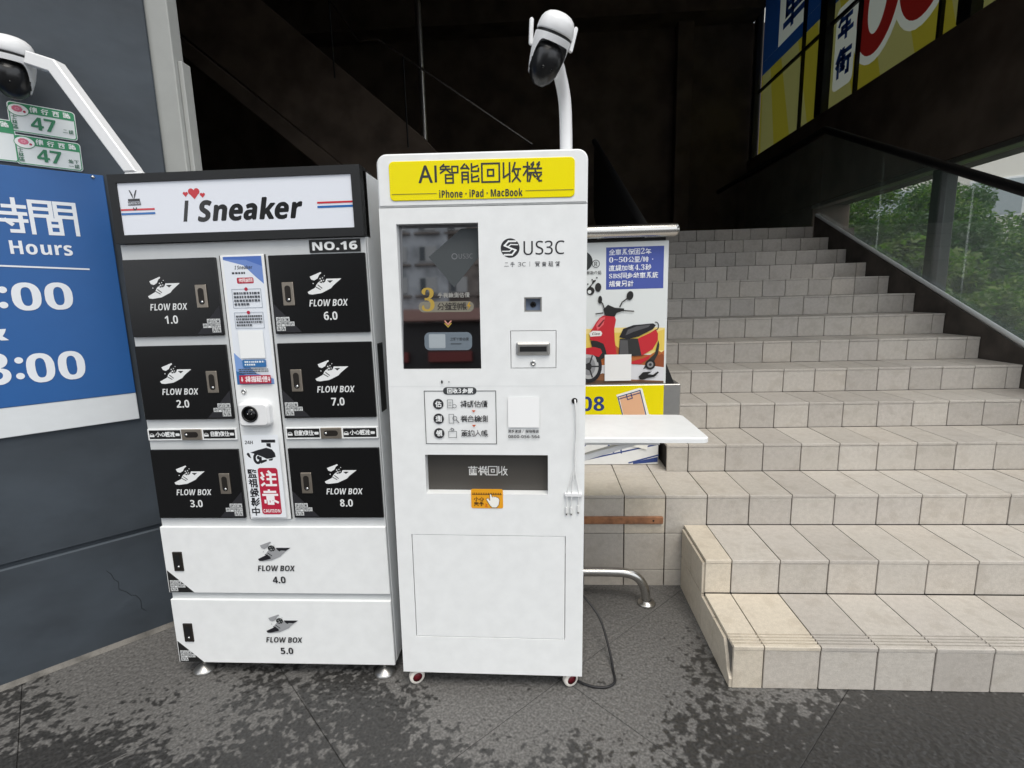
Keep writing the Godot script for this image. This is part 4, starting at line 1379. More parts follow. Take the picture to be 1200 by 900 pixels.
# ---------------------------------------------------------------- phone recycling kiosk
func build_kiosk():
	var k := thing("recycling_kiosk", "tall white phone recycling kiosk with yellow header and dark screen", "kiosk", Vector3(-0.998, 0.067, 0.03))
	k.rotation.z = -0.01344
	var D := -0.46
	part(k, "cabinet", span(-0.330, 0.003, D, 0.330, 1.668, -0.066, 0.003), mats.white2)
	var holes := [[-0.280, 1.149, -0.014, 1.622], [-0.218, 0.706, 0.209, 0.849], [-0.279, 0.148, 0.271, 0.553], [0.132, 1.337, 0.189, 1.384], [0.085, 1.150, 0.237, 1.276]]
	part(k, "front_panel", holed_plate(-0.334, 0.0, 0.334, 1.672, holes, -0.065, 0.0), mats.white2)
	var hd := part(k, "head", prism(rrect(-0.334, 1.6745, 0.334, 1.836, [0, 0, 0.032, 0.032]), D, 0.002, 0.005), mats.white2)
	var yp := part(hd, "yellow_panel", prism(rrect(-0.294, 1.693, 0.293, 1.812, 0.015), 0.0024, 0.005, 0.0012), mats.yellow)
	print_begin(0.0054)
	ink("2a2b2c")
	ptext("A", -0.199, 1.746, -0.155, 1.797, "Droid Sans", 400, 0.0, 0.0012)
	prect(-0.148, 1.746, -0.1405, 1.797)
	phan("智能回收機", -0.131, 1.801, 0.060, 0.0655, 0.088)
	ptext("iPhone · iPad · MacBook", -0.135, 1.699, 0.130, 1.723, "Droid Sans", 700)
	prect(-0.288, 1.712, -0.143, 1.7135)
	prect(0.139, 1.714, 0.289, 1.7155)
	print_end(yp, "lettering")
	# screen, set back behind its bezel edge
	var s := part(k, "screen", span(-0.279, 0.0, -0.014, -0.015, 0.472, 0.0), mats.screen, Vector3(0, 1.1495, -0.006), Vector3(-0.065, 0, 0))
	print_begin(0.0004)
	ink("3c4044")
	pshape([95, 90, 205, 0, 264, 0, 264, 90, 178, 190], -0.279, 0.4605, 0.001, 0.001)
	ink("6b6d70")
	layer()
	pring(-0.098, 0.3715, 0.010, 0.010, 0.003)
	ptext("US3C", -0.084, 0.3635, -0.038, 0.3795, "Droid Sans", 400)
	ink("8f7b3a")
	layer()
	ptext("3", -0.212, 0.1955, -0.168, 0.2705, "Droid Serif", 700)
	ink("8d8c88")
	layer()
	phan("手機檢測估價", -0.157, 0.2535, 0.0165, 0.018, 0.13)
	ink("777467")
	prounded(-0.222, 0.1895, -0.036, 0.2245, 0.017)
	ink("a88d38")
	layer()
	ptext("3", -0.211, 0.1925, -0.168, 0.2705, "Droid Serif", 700)
	ink("2b2926")
	layer()
	phan("分鐘到帳", -0.158, 0.2205, 0.024, 0.0245, 0.12)
	ink("b08a25")
	pshape([8, 0, 0, 14, 7, 14, 2, 26, 15, 10, 8, 10, 12, 0], -0.060, 0.2215, 0.001, 0.001)
	ink("c98b7d")
	layer()
	pline([Vector2(-0.134, 0.1595), Vector2(-0.124, 0.1485), Vector2(-0.114, 0.1595)], 0.004)
	ink("a88d38")
	pline([Vector2(-0.134, 0.1515), Vector2(-0.124, 0.1405), Vector2(-0.114, 0.1515)], 0.004)
	ink("66707a")
	prounded(-0.205, 0.0625, -0.044, 0.1225, 0.018)
	ink("9aa2a8")
	layer()
	prounded(-0.190, 0.0695, -0.134, 0.1165, 0.004)
	ink("3b4148")
	layer()
	phan("立即下載估價", -0.118, 0.1045, 0.010, 0.0105, 0.14)
	prect(-0.116, 0.0825, -0.080, 0.0855)
	print_end(s, "screen_print")
	# lettering on the white front
	print_begin(0.0004)
	ink("232427")
	pellipse(0.088, 1.541, 0.0305, 0.0305)
	ink("eceeee")
	layer()
	pline([Vector2(0.106, 1.562), Vector2(0.083, 1.562), Vector2(0.070, 1.549), Vector2(0.088, 1.541), Vector2(0.106, 1.534), Vector2(0.094, 1.520), Vector2(0.070, 1.520)], 0.0052)
	pline([Vector2(0.112, 1.551), Vector2(0.090, 1.552), Vector2(0.084, 1.547)], 0.0032)
	pline([Vector2(0.064, 1.531), Vector2(0.086, 1.531), Vector2(0.092, 1.536)], 0.0032)
	ink("232427")
	ptext("US3C", 0.131, 1.518, 0.262, 1.562, "Droid Sans", 400)
	ink("55575a")
	phan("二手", 0.068, 1.497, 0.015, 0.0195, 0.09)
	ptext("3C", 0.113, 1.483, 0.138, 1.496, "Droid Sans", 400)
	prect(0.1505, 1.482, 0.1515, 1.498)
	phan("買賣租賃", 0.168, 1.497, 0.0155, 0.0215, 0.09)
	ink("d2d5d6")
	prect(-0.330, 1.0905, 0.330, 1.0912)
	# three recycling steps
	ink("3a3c3f")
	pframe(-0.211, 0.889, 0.033, 1.074, 0.0022)
	prounded(-0.146, 1.062, -0.032, 1.087, 0.012)
	ink("eceeee")
	layer()
	phan("回收", -0.132, 1.0835, 0.0175, 0.0185, 0.15)
	ptext("3", -0.094, 1.067, -0.084, 1.083, "Droid Sans", 700)
	phan("步驟", -0.080, 1.0835, 0.0175, 0.0185, 0.15)
	var rows := [[1.029, "估", "掃碼估價"], [0.978, "測", "機台檢測"], [0.927, "領", "簽約入帳"]]
	for r in rows:
		var y: float = r[0]
		ink("2b2c2f")
		pellipse(-0.164, y, 0.018, 0.018)
		ink("eceeee")
		layer()
		phan(r[1], -0.1745, y + 0.0105, 0.021, 0.021, 0.14)
		ink("2b2c2f")
		phan(r[2], -0.088, y + 0.0115, 0.0225, 0.0232, 0.10)
	ink("6a6c70")
	pframe(-0.132, 1.016, -0.114, 1.044, 0.0018)
	for q in [1.036, 1.030, 1.024]: pline([Vector2(-0.128, q), Vector2(-0.119, q)], 0.0015)
	pring(-0.108, 1.022, 0.007, 0.007, 0.0018)
	pframe(-0.128, 0.963, -0.112, 0.994, 0.0018)
	pring(-0.108, 0.980, 0.008, 0.008, 0.0022)
	pline([Vector2(-0.102, 0.973), Vector2(-0.095, 0.965)], 0.003)
	pframe(-0.131, 0.912, -0.104, 0.934, 0.0018)
	pline([Vector2(-0.127, 0.938), Vector2(-0.120, 0.946), Vector2(-0.112, 0.938)], 0.0018)
	pring(-0.117, 0.940, 0.005, 0.005, 0.0018)
	ink("c2572c")
	for q in [1.005, 0.954]: pshape([-7, 0, 7, 0, 0, 8], -0.043, q + 0.003, 0.001, 0.001)
	# contact lines under the blank white square
	ink("f4f5f5")
	prect(0.074, 0.948, 0.180, 1.054)
	ink("4a4c50")
	phan("更多資訊", 0.074, 0.940, 0.0105, 0.0113, 0.13)
	pline([Vector2(0.122, 0.930), Vector2(0.126, 0.940)], 0.001)
	phan("服務專線", 0.133, 0.940, 0.0105, 0.0113, 0.13)
	ptext("0800-056-564", 0.074, 0.911, 0.181, 0.922, "Droid Sans", 700)
	ink("1c1c1d")
	pellipse(-0.148, 1.106, 0.0032, 0.006)
	ink("a9abad")
	pellipse(-0.124, 1.106, 0.003, 0.003)
	print_end(k, "front_lettering")
	# camera window
	var cw := part(k, "camera_window", span(0.1325, 1.3375, -0.03, 0.1885, 1.3835, -0.022), mats.dark_window)
	part(cw, "window_frame", holed_plate(0.1325, 1.3375, 0.1885, 1.3835, [[0.137, 1.342, 0.184, 1.379]], -0.0218, -0.004), mats.brushed)
	part(cw, "lens", lathe([Vector2(0.0095, 0), Vector2(0.0095, 0.006), Vector2(0.007, 0.007), Vector2(0, 0.005)], 20), mats.lens, Vector3(0.1605, 1.3605, -0.022), Vector3(PI / 2, 0, 0))
	# receipt slot hatch
	var sl := part(k, "slot_hatch", prism(rrect(0.0868, 1.1518, 0.2352, 1.2742, 0.001, 2), -0.02, -0.0006, 0.001), mats.white2)
	var bz := part(sl, "slot_bezel", prism(rrect(0.104, 1.195, 0.216, 1.237, 0.006), -0.0005, 0.010, 0.006), mats.brushed)
	part(bz, "slot_mouth", span(0.116, 1.207, 0.0095, 0.205, 1.224, 0.0106), mats.black)
	part(sl, "hatch_lock", lathe([Vector2(0, 0), Vector2(0.0095, 0), Vector2(0.0085, 0.004), Vector2(0.003, 0.004), Vector2(0.003, 0.001), Vector2(0, 0.001)], 18), mats.chrome, Vector3(0.160, 1.168, -0.0005), Vector3(PI / 2, 0, 0))
	# collection tray
	var tr := part(k, "tray", span(-0.2175, 0.7065, -0.064, 0.2085, 0.8485, -0.04), mats.tray_panel)
	print_begin(-0.0396)
	ink("e6e6e4")
	phan("舊機回收", -0.074, 0.7955, 0.034, 0.0355, 0.085)
	print_end(tr, "lettering")
	var lb := part(k, "warning_label", prism(rrect(-0.060, 0.655, 0.052, 0.7255, 0.006), 0.0004, 0.0016), mats.warning)
	print_begin(0.0019)
	ink("2b2118")
	for q in 17: prect(-0.054 + q * 0.006, 0.7045, -0.0515 + q * 0.006, 0.7125)
	pline([Vector2(-0.056, 0.706), Vector2(0.048, 0.706)], 0.0015)
	phan("小心", -0.050, 0.698, 0.0165, 0.018, 0.12)
	phan("夾手", -0.050, 0.680, 0.0165, 0.018, 0.12)
	ink("f0efe8")
	layer()
	pshape([0, 14, 5, 11, 10, 18, 10, 0, 14, 0, 16, 8, 20, 6, 22, 8, 27, 7, 28, 10, 33, 10, 36, 16, 34, 30, 28, 38, 16, 38, 10, 32], -0.007, 0.7075, 0.0013, 0.0013)
	ink("2b2118")
	pline([Vector2(-0.007, 0.689), Vector2(-0.0005, 0.693), Vector2(0.006, 0.684), Vector2(0.006, 0.7075), Vector2(0.0112, 0.7075), Vector2(0.0138, 0.697), Vector2(0.029, 0.698), Vector2(0.036, 0.694), Vector2(0.040, 0.686), Vector2(0.037, 0.668), Vector2(0.029, 0.658), Vector2(0.0138, 0.658), Vector2(0.006, 0.666), Vector2(-0.007, 0.689)], 0.0014)
	ink("c43a1e")
	pline([Vector2(-0.010, 0.672), Vector2(-0.004, 0.668), Vector2(-0.010, 0.663), Vector2(-0.002, 0.660)], 0.0016)
	print_end(lb, "label_print")
	var ld := part(k, "lower_door", prism(rrect(-0.2768, 0.1502, 0.2688, 0.5508, 0.001, 2), -0.03, -0.0012, 0.0012), mats.white2)
	part(ld, "hinge", tube([Vector3(0.2699, 0.48, -0.004), Vector3(0.2699, 0.52, -0.004)], 0.0016, 6), mats.brushed)
	# charging leads from the grommet to the clip
	var gr := part(k, "grommet", lathe([Vector2(0.0085, 0), Vector2(0.010, 0.003), Vector2(0.006, 0.004), Vector2(0.005, 0.0005)], 18), mats.rubber, Vector3(0.298, 1.040, 0.0), Vector3(PI / 2, 0, 0))
	part(gr, "grommet_hole", lathe([Vector2(0, 0.001), Vector2(0.0052, 0.001)], 12), mats.black)
	for e in [[0.274, 0.642, 0.001], [0.290, 0.642, 0.002], [0.314, 0.648, 0.003]]:
		var c := part(k, "charging_lead", tube(smooth_path([Vector3(0.298, 1.042, -0.004), Vector3(0.298 + e[2], 1.034, 0.010), Vector3(0.301 + e[2], 0.95, 0.0065 + e[2]), Vector3(0.300, 0.82, 0.0065 + e[2]), Vector3(lerpf(0.298, e[0], 0.85), 0.735, 0.010), Vector3(e[0], 0.710, 0.010), Vector3(e[0] - 0.001, e[1] + 0.02, 0.006)]), 0.0021, 6), mats.cable_white)
		part(c, "plug", tube([Vector3(e[0] - 0.001, e[1] + 0.022, 0.006), Vector3(e[0] - 0.001, e[1], 0.006)], 0.0042, 8), mats.cable_white)
		part(c, "plug_tip", tube([Vector3(e[0] - 0.001, e[1], 0.006), Vector3(e[0] - 0.001, e[1] - 0.007, 0.006)], 0.0028, 6), mats.steel)
	part(k, "cable_clip", prism(rrect(0.266, 0.703, 0.326, 0.717, 0.005), 0.0005, 0.012, 0.002), mats.camera_white)
	# folding side shelf with its bracket
	var sh := part(k, "side_shelf", span(0.349, 0.800, -0.715, 0.845, 0.822, -0.32, 0.003), mats.white2)
	sh.mesh = shelf_mesh()
	part(sh, "hinge_plate", span(0.336, 0.725, -0.30, 0.3485, 0.850, -0.225, 0.002), mats.camera_white)
	part(sh, "bracket_arm", prism(PackedVector2Array([Vector2(0.349, 0.745), Vector2(0.349, 0.768), Vector2(0.56, 0.833), Vector2(0.62, 0.833)]), -0.28, -0.25, 0.002), mats.camera_white)
	part(sh, "bracket_bar", span(0.349, 0.818, -0.246, 0.64, 0.8345, -0.23, 0.002), mats.camera_white)
	# castors: white tyres, dark red hubs
	for c in [[-0.293, -0.045, 0.0635], [0.293, -0.045, 0.0715], [-0.293, -0.40, 0.0635], [0.293, -0.40, 0.0715]]:
		var drop: float = 0.067 - (c[0] as float) * 0.01344
		var cs := part(k, "castor", box(Vector3(0.036, 0.008, 0.044), 0.002), mats.dark_metal, Vector3(c[0], -0.0045, c[1]))
		var r := 0.029
		var wheel := lathe([Vector2(0.018, -0.012), Vector2(r - 0.003, -0.012), Vector2(r, -0.008), Vector2(r, 0.008), Vector2(r - 0.003, 0.012), Vector2(0.018, 0.012)], 24)
		var hub := lathe([Vector2(0, -0.009), Vector2(0.0185, -0.009), Vector2(0.0185, 0.009), Vector2(0, 0.009)], 20)
		var wy := -drop + r + 0.0045
		part(cs, "fork", span(-0.006, wy + 0.020, -0.012, 0.006, -0.003, 0.012, 0.001), mats.dark_metal)
		var turn := Vector3(PI / 2, 0, 0.35)
		part(cs, "tyre", wheel, mats.tyre_white, Vector3(0, wy, 0.012), Vector3(PI / 2, 0.5, 0))
		part(cs, "hub", hub, mats.red_hub, Vector3(0, wy, 0.012), Vector3(PI / 2, 0.5, 0))
	# power lead lying on the ground
	var p := thing("power_cable", "black power cable curling on the ground beside the white kiosk", "cable", Vector3(-0.64, 0, -0.2))
	part(p, "lead", tube(smooth_path([Vector3(-0.02, 0.16, -0.18), Vector3(0.02, 0.155, -0.12), Vector3(0.075, 0.10, -0.06), Vector3(0.10, 0.035, 0.05), Vector3(0.105, 0.006, 0.12), Vector3(0.10, 0.006, 0.19), Vector3(0.05, 0.006, 0.215), Vector3(-0.02, 0.006, 0.195), Vector3(-0.10, 0.006, 0.12), Vector3(-0.18, 0.006, -0.02)]), 0.0048, 8), mats.cable_black)

func shelf_mesh() -> ArrayMesh:
	var st := new_st()
	var pts := rrect(0.349, 0.198, 0.818, 0.585, [0, 0.03, 0.03, 0])
	add_prism(st, pts, 0.0, 0.020, 0.004)
	var m := done(st)
	var o := new_st()
	o.append_from(m, 0, Transform3D(Basis(Vector3(1, 0, 0), Vector3(0, 0, -1), Vector3(0, 1, 0)), Vector3(0, 0.836, 0)))
	return o.commit()

# ---------------------------------------------------------------- advertising stand on the third step
func build_stand():
	var y0 := step_top(3)
	var s := thing("poster_stand", "steel parcel stand with a red scooter poster and yellow panel", "display stand", Vector3(0, y0, -1.15))
	var f := func(y: float) -> float: return y - y0
	part(s, "lower_case", span(-1.0, 0.002, -0.30, -0.135, f.call(0.70), 0.0, 0.003), mats.white2)
	part(s, "steel_case", span(-1.0, f.call(0.702), -0.30, -0.021, f.call(0.947), 0.004, 0.004), mats.brushed)
	var yp := part(s, "yellow_sticker", span(-0.98, f.call(0.715), 0.0045, -0.114, f.call(0.943), 0.006), mats.yellow)
	print_begin(0.0064)
	ink("2a3f7e")
	ptext("08", -0.575, f.call(0.80), -0.444, f.call(0.884), "Droid Sans", 700)
	ink("f4f4ee")
	layer()
	pshape([-186, 128, -12, 176, 26, 0, 60, 4, 60, -20, -150, -60], -0.190, f.call(0.745), 0.001, 0.001)
	layer()
	pshape([-182, -132, -188, -146, -60, -184, -44, -180, 10, 20, -140, 20], -0.190, f.call(0.745), 0.001, 0.001)
	ink("e9b58e")
	layer()
	pshape([-170, -132, -58, -164, -12, 20, -135, 20], -0.190, f.call(0.745), 0.001, 0.001)
	ink("2b3a6e")
	layer()
	for l in [[[-178, -134], [-56, -170]], [[-172, -122], [-54, -156]], [[-178, -134], [-138, 20]], [[-56, -170], [-8, 20]], [[-132, -148], [-124, -118], [-98, -126], [-106, -154]]]:
		var q := []
		for p in l: q.append(Vector2(-0.190 + p[0] * 0.001, f.call(0.745) - p[1] * 0.001))
		pline(q, 0.0055)
	print_end(yp, "sticker_print")
	print_begin(0.0006)
	ink("2f4685")
	for l in [[[-0.60, 0.47 + 0.03], [-0.135, 0.60]], [[-0.42, 0.60], [-0.39, 0.555]], [[-0.36, 0.665], [-0.345, 0.55]], [[-0.60, 0.595], [-0.135, 0.665]], [[-0.30, 0.490], [-0.135, 0.535]], [[-0.58, 0.56], [-0.52, 0.64], [-0.48, 0.655]]]:
		var q := []
		for p in l: q.append(Vector2(p[0], f.call(p[1])))
		pline(q, 0.008)
	pshape([0, 0, 0.14, -0.03, 0.14, 0.0, 0, 0.012], -0.278, f.call(0.494), 1, 1)
	print_end(s, "case_print")
	# poster board with the scooter
	var pb := part(s, "poster_board", span(-1.0, f.call(0.950), -0.03, -0.104, f.call(1.728), 0.0, 0.002), mats.paper_white)
	part(pb, "foot_wedge", prism(PackedVector2Array([Vector2(0, 0), Vector2(0.05, 0), Vector2(0, 0.12)]), -0.10, -0.09), mats.black, Vector3(-0.104, f.call(0.948), 0.085))
	print_begin(0.0006)
	var px := func(u: float, v: float) -> Vector2: return Vector2(-0.545 + (u - 687.0) * 0.004653, f.call(1.712) - (v - 286.0) * 0.004625)
	var shp := func(vals: Array, ou: float, ov: float, sc: float):
		var pts := PackedVector2Array()
		for k in range(0, vals.size(), 2): pts.append(px.call(ou + vals[k] / sc, ov + vals[k + 1] / sc))
		ppoly(pts)
	# background: pale sky, yellow field, reddish shrubs, grey road
	ink("dfe4e4")
	prect(-0.98, f.call(0.955), -0.108, f.call(1.724))
	ink("efd98c")
	shp.call([-400, 100, 60, 95, 300, 90, 580, 88, 745, 100, 745, 330, -400, 330], 680, 370, 7.5)
	ink("e6c95a")
	shp.call([-400, 150, 60, 140, 300, 135, 690, 130, 745, 110, 745, 300, -400, 300], 680, 370, 7.5)
	ink("b5652f")
	shp.call([-400, 420, 300, 240, 340, 270, 420, 330, 620, 340, 690, 300, 720, 320, 745, 300, 745, 480, -400, 520], 680, 370, 7.5)
	ink("8f4a2a")
	shp.call([640, 360, 670, 320, 700, 345, 725, 330, 745, 350, 745, 450, 660, 450], 680, 370, 7.5)
	ink("dcdde2")
	shp.call([-400, 440, 440, 420, 600, 435, 745, 455, 745, 590, -400, 590], 680, 370, 7.5)
	ink("8a5a3c")
	shp.call([-400, 520, 60, 540, 200, 500, 420, 560, 745, 580, 745, 597, -400, 597], 680, 370, 7.5)
	ink("5a4334")
	shp.call([-400, 560, 60, 560, 380, 575, 745, 585, 745, 600, -400, 600], 680, 370, 7.5)
	# blue text panel
	ink("4557a6")
	layer()
	prect(-0.437, f.call(1.476), -0.129, f.call(1.700))
	ink("e8ebf2")
	layer()
	var x0 := -0.421
	phan("全車系保固", x0, f.call(1.690), 0.031, 0.0335, 0.12)
	ptext("2", x0 + 0.170, f.call(1.661), x0 + 0.189, f.call(1.692), "Droid Serif", 700)
	phan("年", x0 + 0.194, f.call(1.690), 0.031, 0.033, 0.12)
	ptext("0~50", x0, f.call(1.620), x0 + 0.098, f.call(1.648), "Droid Serif", 700)
	phan("公里", x0 + 0.103, f.call(1.648), 0.030, 0.032, 0.12)
	pline([Vector2(x0 + 0.168, f.call(1.620)), Vector2(x0 + 0.178, f.call(1.648))], 0.003)
	phan("時", x0 + 0.180, f.call(1.648), 0.030, 0.032, 0.12)
	pellipse(x0 + 0.232, f.call(1.632), 0.003, 0.003)
	phan("直線加速", x0, f.call(1.606), 0.031, 0.0335, 0.12)
	ptext("4.3", x0 + 0.138, f.call(1.576), x0 + 0.190, f.call(1.606), "Droid Serif", 700)
	phan("秒", x0 + 0.194, f.call(1.606), 0.031, 0.033, 0.12)
	ptext("SBS", x0, f.call(1.536), x0 + 0.062, f.call(1.560), "Droid Serif", 700)
	phan("同步煞車系統", x0 + 0.064, f.call(1.564), 0.031, 0.0335, 0.12)
	phan("規費另計", x0, f.call(1.522), 0.031, 0.0335, 0.12)
	# registered mark, small scooter and its caption
	ink("2a2b2d")
	pring(px.call(698.4, 306.8).x, px.call(698.4, 306.8).y, 0.021, 0.021, 0.003)
	ptext("R", -0.500, f.call(1.604), -0.484, f.call(1.626), "Droid Sans", 400)
	pellipse(-0.585, f.call(1.630), 0.075, 0.060)
	ink("55575a")
	phan("車款介紹", -0.543, f.call(1.578), 0.018, 0.0205, 0.11)
	ink("1d1d1f")
	pellipse(px.call(692, 338).x, px.call(692, 338).y, 0.022, 0.022)
	pellipse(px.call(701, 334).x, px.call(701, 334).y, 0.017, 0.024)
	shp.call([90, 470, 110, 420, 150, 380, 150, 370, 120, 375, 110, 410, 80, 440], 680, 280, 8.18)
	ink("dfe4e4")
	layer()
	pellipse(px.call(691, 339).x, px.call(691, 339).y, 0.010, 0.010)
	ink("1d1d1f")
	for d in [[699.5, 322.8], [689, 330], [694, 325]]: pellipse(px.call(d[0], d[1]).x, px.call(d[0], d[1]).y, 0.004, 0.004)
	# big scooter, back to front
	ink("2b2b2c")
	layer()
	shp.call([560, 470, 600, 390, 660, 330, 690, 210, 700, 250, 690, 330, 655, 400, 610, 440], 680, 370, 7.5)
	shp.call([340, 350, 350, 190, 530, 190, 555, 345], 680, 370, 7.5)
	ink("565658")
	shp.call([350, 340, 352, 200, 420, 205, 430, 345], 680, 370, 7.5)
	ink("c5232f")
	shp.call([510, 190, 620, 140, 665, 110, 685, 150, 685, 210, 640, 290, 545, 345], 680, 370, 7.5)
	shp.call([450, 420, 460, 395, 560, 370, 620, 340, 610, 370, 540, 420], 680, 370, 7.5)
	ink("1c1c1d")
	shp.call([345, 175, 380, 100, 470, 70, 640, 58, 665, 75, 640, 110, 520, 170, 420, 195], 680, 370, 7.5)
	ink("58585a")
	layer()
	shp.call([420, 110, 500, 80, 620, 68, 600, 90, 470, 130, 400, 160], 680, 370, 7.5)
	ink("2e2e30")
	pring(px.call(768.5, 381).x, px.call(768.5, 381).y, 0.018, 0.024, 0.005, -PI * 0.5, PI * 0.6)
	# rear wheel
	for q in [[0.028, "1a1a1c"], [0.017, "8b8b8d"], [0.008, "2a2a2c"]]:
		ink(q[1])
		layer()
		pellipse(px.call(763, 427).x, px.call(763, 427).y, q[0], q[0])
	# front wheel
	for q in [[0.118, 0.150, "1b1b1d"], [0.088, 0.115, "b6b8ba"], [0.060, 0.082, "8a8c8f"], [0.026, 0.034, "232325"]]:
		ink(q[2])
		layer()
		pellipse(px.call(690, 428).x, px.call(690, 428).y, q[0] * 0.62, q[1] * 0.62)
	ink("2a2a2c")
	for a in 5: pline([px.call(690, 428), px.call(690, 428) + Vector2(cos(a * 1.256), sin(a * 1.256)) * 0.062], 0.008)
	# front body and mudguard
	ink("1f1f20")
	layer()
	shp.call([90, 205, 160, 190, 215, 240, 235, 340, 150, 400, 120, 300], 680, 370, 7.5)
	ink("c21f2c")
	shp.call([300, -20, 315, 20, 300, 100, 305, 200, 325, 340, 240, 340, 225, 280, 205, 230, 150, 205, 85, 195, 90, 120, 140, 40, 170, 0, 200, -20], 680, 370, 7.5)
	shp.call([-30, 300, 60, 265, 120, 258, 180, 275, 195, 310, 165, 350, 110, 330, 30, 320], 680, 370, 7.5)
	ink("e0636a")
	layer()
	shp.call([180, 0, 220, -10, 205, 60, 150, 110, 140, 60], 680, 370, 7.5)
	ink("6d1219")
	layer()
	shp.call([150, 75, 205, 15, 218, 15, 170, 80], 680, 370, 7.5)
	ink("e9e7e4")
	layer()
	shp.call([78, 135, 110, 112, 180, 115, 195, 135, 185, 160, 90, 165], 680, 370, 7.5)
	ink("4a4a4c")
	layer()
	ptext("Ciao", px.call(694, 0).x, px.call(0, 390).y, px.call(703, 0).x, px.call(0, 387).y, "Droid Sans", 700, 0.2)
	# handlebar, instruments, mirrors
	ink("1b1b1c")
	shp.call([220, 655, 265, 610, 330, 640, 420, 650, 420, 668, 350, 690, 330, 725, 240, 715], 680, 280, 8.18)
	for l in [[[152, 695], [215, 688]], [[360, 665], [510, 678]], [[380, 632], [400, 590], [455, 550]], [[228, 640], [215, 600], [200, 580]]]:
		var q := []
		for p in l: q.append(px.call(680 + p[0] / 8.18, 280 + p[1] / 8.18))
		pline(q, 0.006)
	pellipse(px.call(703.3, 348.5).x, px.call(703.3, 348.5).y, 0.011, 0.021)
	pellipse(px.call(738, 344.5).x, px.call(738, 344.5).y, 0.018, 0.024, -0.2)
	# white card where the square code stood, and the dark hand mark
	ink("17171a")
	shp.call([520, 535, 560, 495, 640, 490, 600, 515, 650, 520, 690, 490, 700, 500, 660, 540, 600, 550, 560, 565, 530, 560], 680, 370, 7.5)
	ink("f1f2f2")
	layer()
	prect(-0.443, f.call(0.972), -0.296, f.call(1.120))
	print_end(pb, "poster_print")
	# stainless rail across the top
	var tr := part(s, "top_rail", tube([Vector3(-1.0, f.call(1.778), 0.035), Vector3(-0.085, f.call(1.778), 0.035), Vector3(-0.070, f.call(1.778), 0.035), Vector3(-0.062, f.call(1.778), 0.035)], [0.034, 0.034, 0.029, 0.015], 20), mats.steel)
	part(tr, "rail_bracket", span(-0.60, f.call(1.728), -0.02, -0.12, f.call(1.745), 0.0, 0.002), mats.dark_metal)

# ---------------------------------------------------------------- cameras, pipe rail, wood strip
func hood_mesh(r: float, top: float, low: float, arch: float) -> ArrayMesh:
	# shell round the y axis, open at the front (+z): its lower edge climbs to «arch» there
	var st := new_st()
	st.set_smooth_group(0)
	var n := 64
	var rows := 12
	var g := []
	for j in n + 1:
		var a := TAU * j / n
		var front := cos(a)
		var lower := lerpf(low, arch, smoothstep(-0.05, 0.72, front))
		var line := []
		for k in rows + 1:
			var y := lerpf(top, lower, float(k) / rows)
			var t := clampf((top - y) / (top - low), 0.0, 1.0)
			var rr := r * (1.0 - 0.30 * t * t)
			line.append(Vector3(sin(a) * rr, y, cos(a) * rr))
		g.append(line)
	for j in n:
		for k in rows:
			quad(st, g[j][k], g[j + 1][k], g[j + 1][k + 1], g[j][k + 1], Vector3(g[j][k].x, 0, g[j][k].z))
	return done(st)

func dome_camera(root: Node3D, at: Vector3, turn: Vector3, size: float, tall := 1.0):
	# pan-tilt camera: white cap, black gap, hooded shell and black ball
	var b := Basis.from_euler(turn)
	var put := func(called: String, m: Mesh, mt: Material, off: Vector3) -> MeshInstance3D:
		var p := part(root, called, m, mt, at + b * off)
		p.rotation = turn
		p.scale = Vector3(1, tall, 1)
		return p
	var r := 0.072 * size
	put.call("cap", lathe([Vector2(0, 0.044 * size), Vector2(r * 0.98, 0.044 * size), Vector2(r, 0.049 * size), Vector2(r * 0.985, 0.066 * size), Vector2(r * 0.93, 0.084 * size), Vector2(r * 0.82, 0.098 * size), Vector2(r * 0.64, 0.109 * size), Vector2(r * 0.42, 0.115 * size), Vector2(0, 0.118 * size)], 40), mats.camera_white, Vector3.ZERO)
	put.call("gap_ring", lathe([Vector2(r * 0.95, 0.032 * size), Vector2(r * 0.95, 0.046 * size)], 40), mats.black, Vector3.ZERO)
	put.call("hood", hood_mesh(r, 0.034 * size, -0.105 * size, 0.010 * size), mats.camera_white, Vector3.ZERO)
	var ball := put.call("ball", lathe([Vector2(0, -0.138 * size), Vector2(0.020 * size, -0.135 * size), Vector2(0.042 * size, -0.115 * size), Vector2(0.056 * size, -0.088 * size), Vector2(0.062 * size, -0.055 * size), Vector2(0.060 * size, -0.022 * size), Vector2(0.045 * size, 0.004 * size), Vector2(0.02 * size, 0.018 * size), Vector2(0, 0.02 * size)], 40), mats.ball_black, Vector3(0, 0, 0.006 * size)) as MeshInstance3D
	for e in [[-0.018, 0.014], [0.014, 0.02]]:
		part(ball, "lens", lathe([Vector2(0, 0), Vector2(0.006 * size, 0), Vector2(0.005 * size, 0.004 * size), Vector2(0, 0.003 * size)], 12), mats.lens, Vector3(e[0] * size, -0.075 * size, 0.053 * size), Vector3(PI / 2, 0, 0))

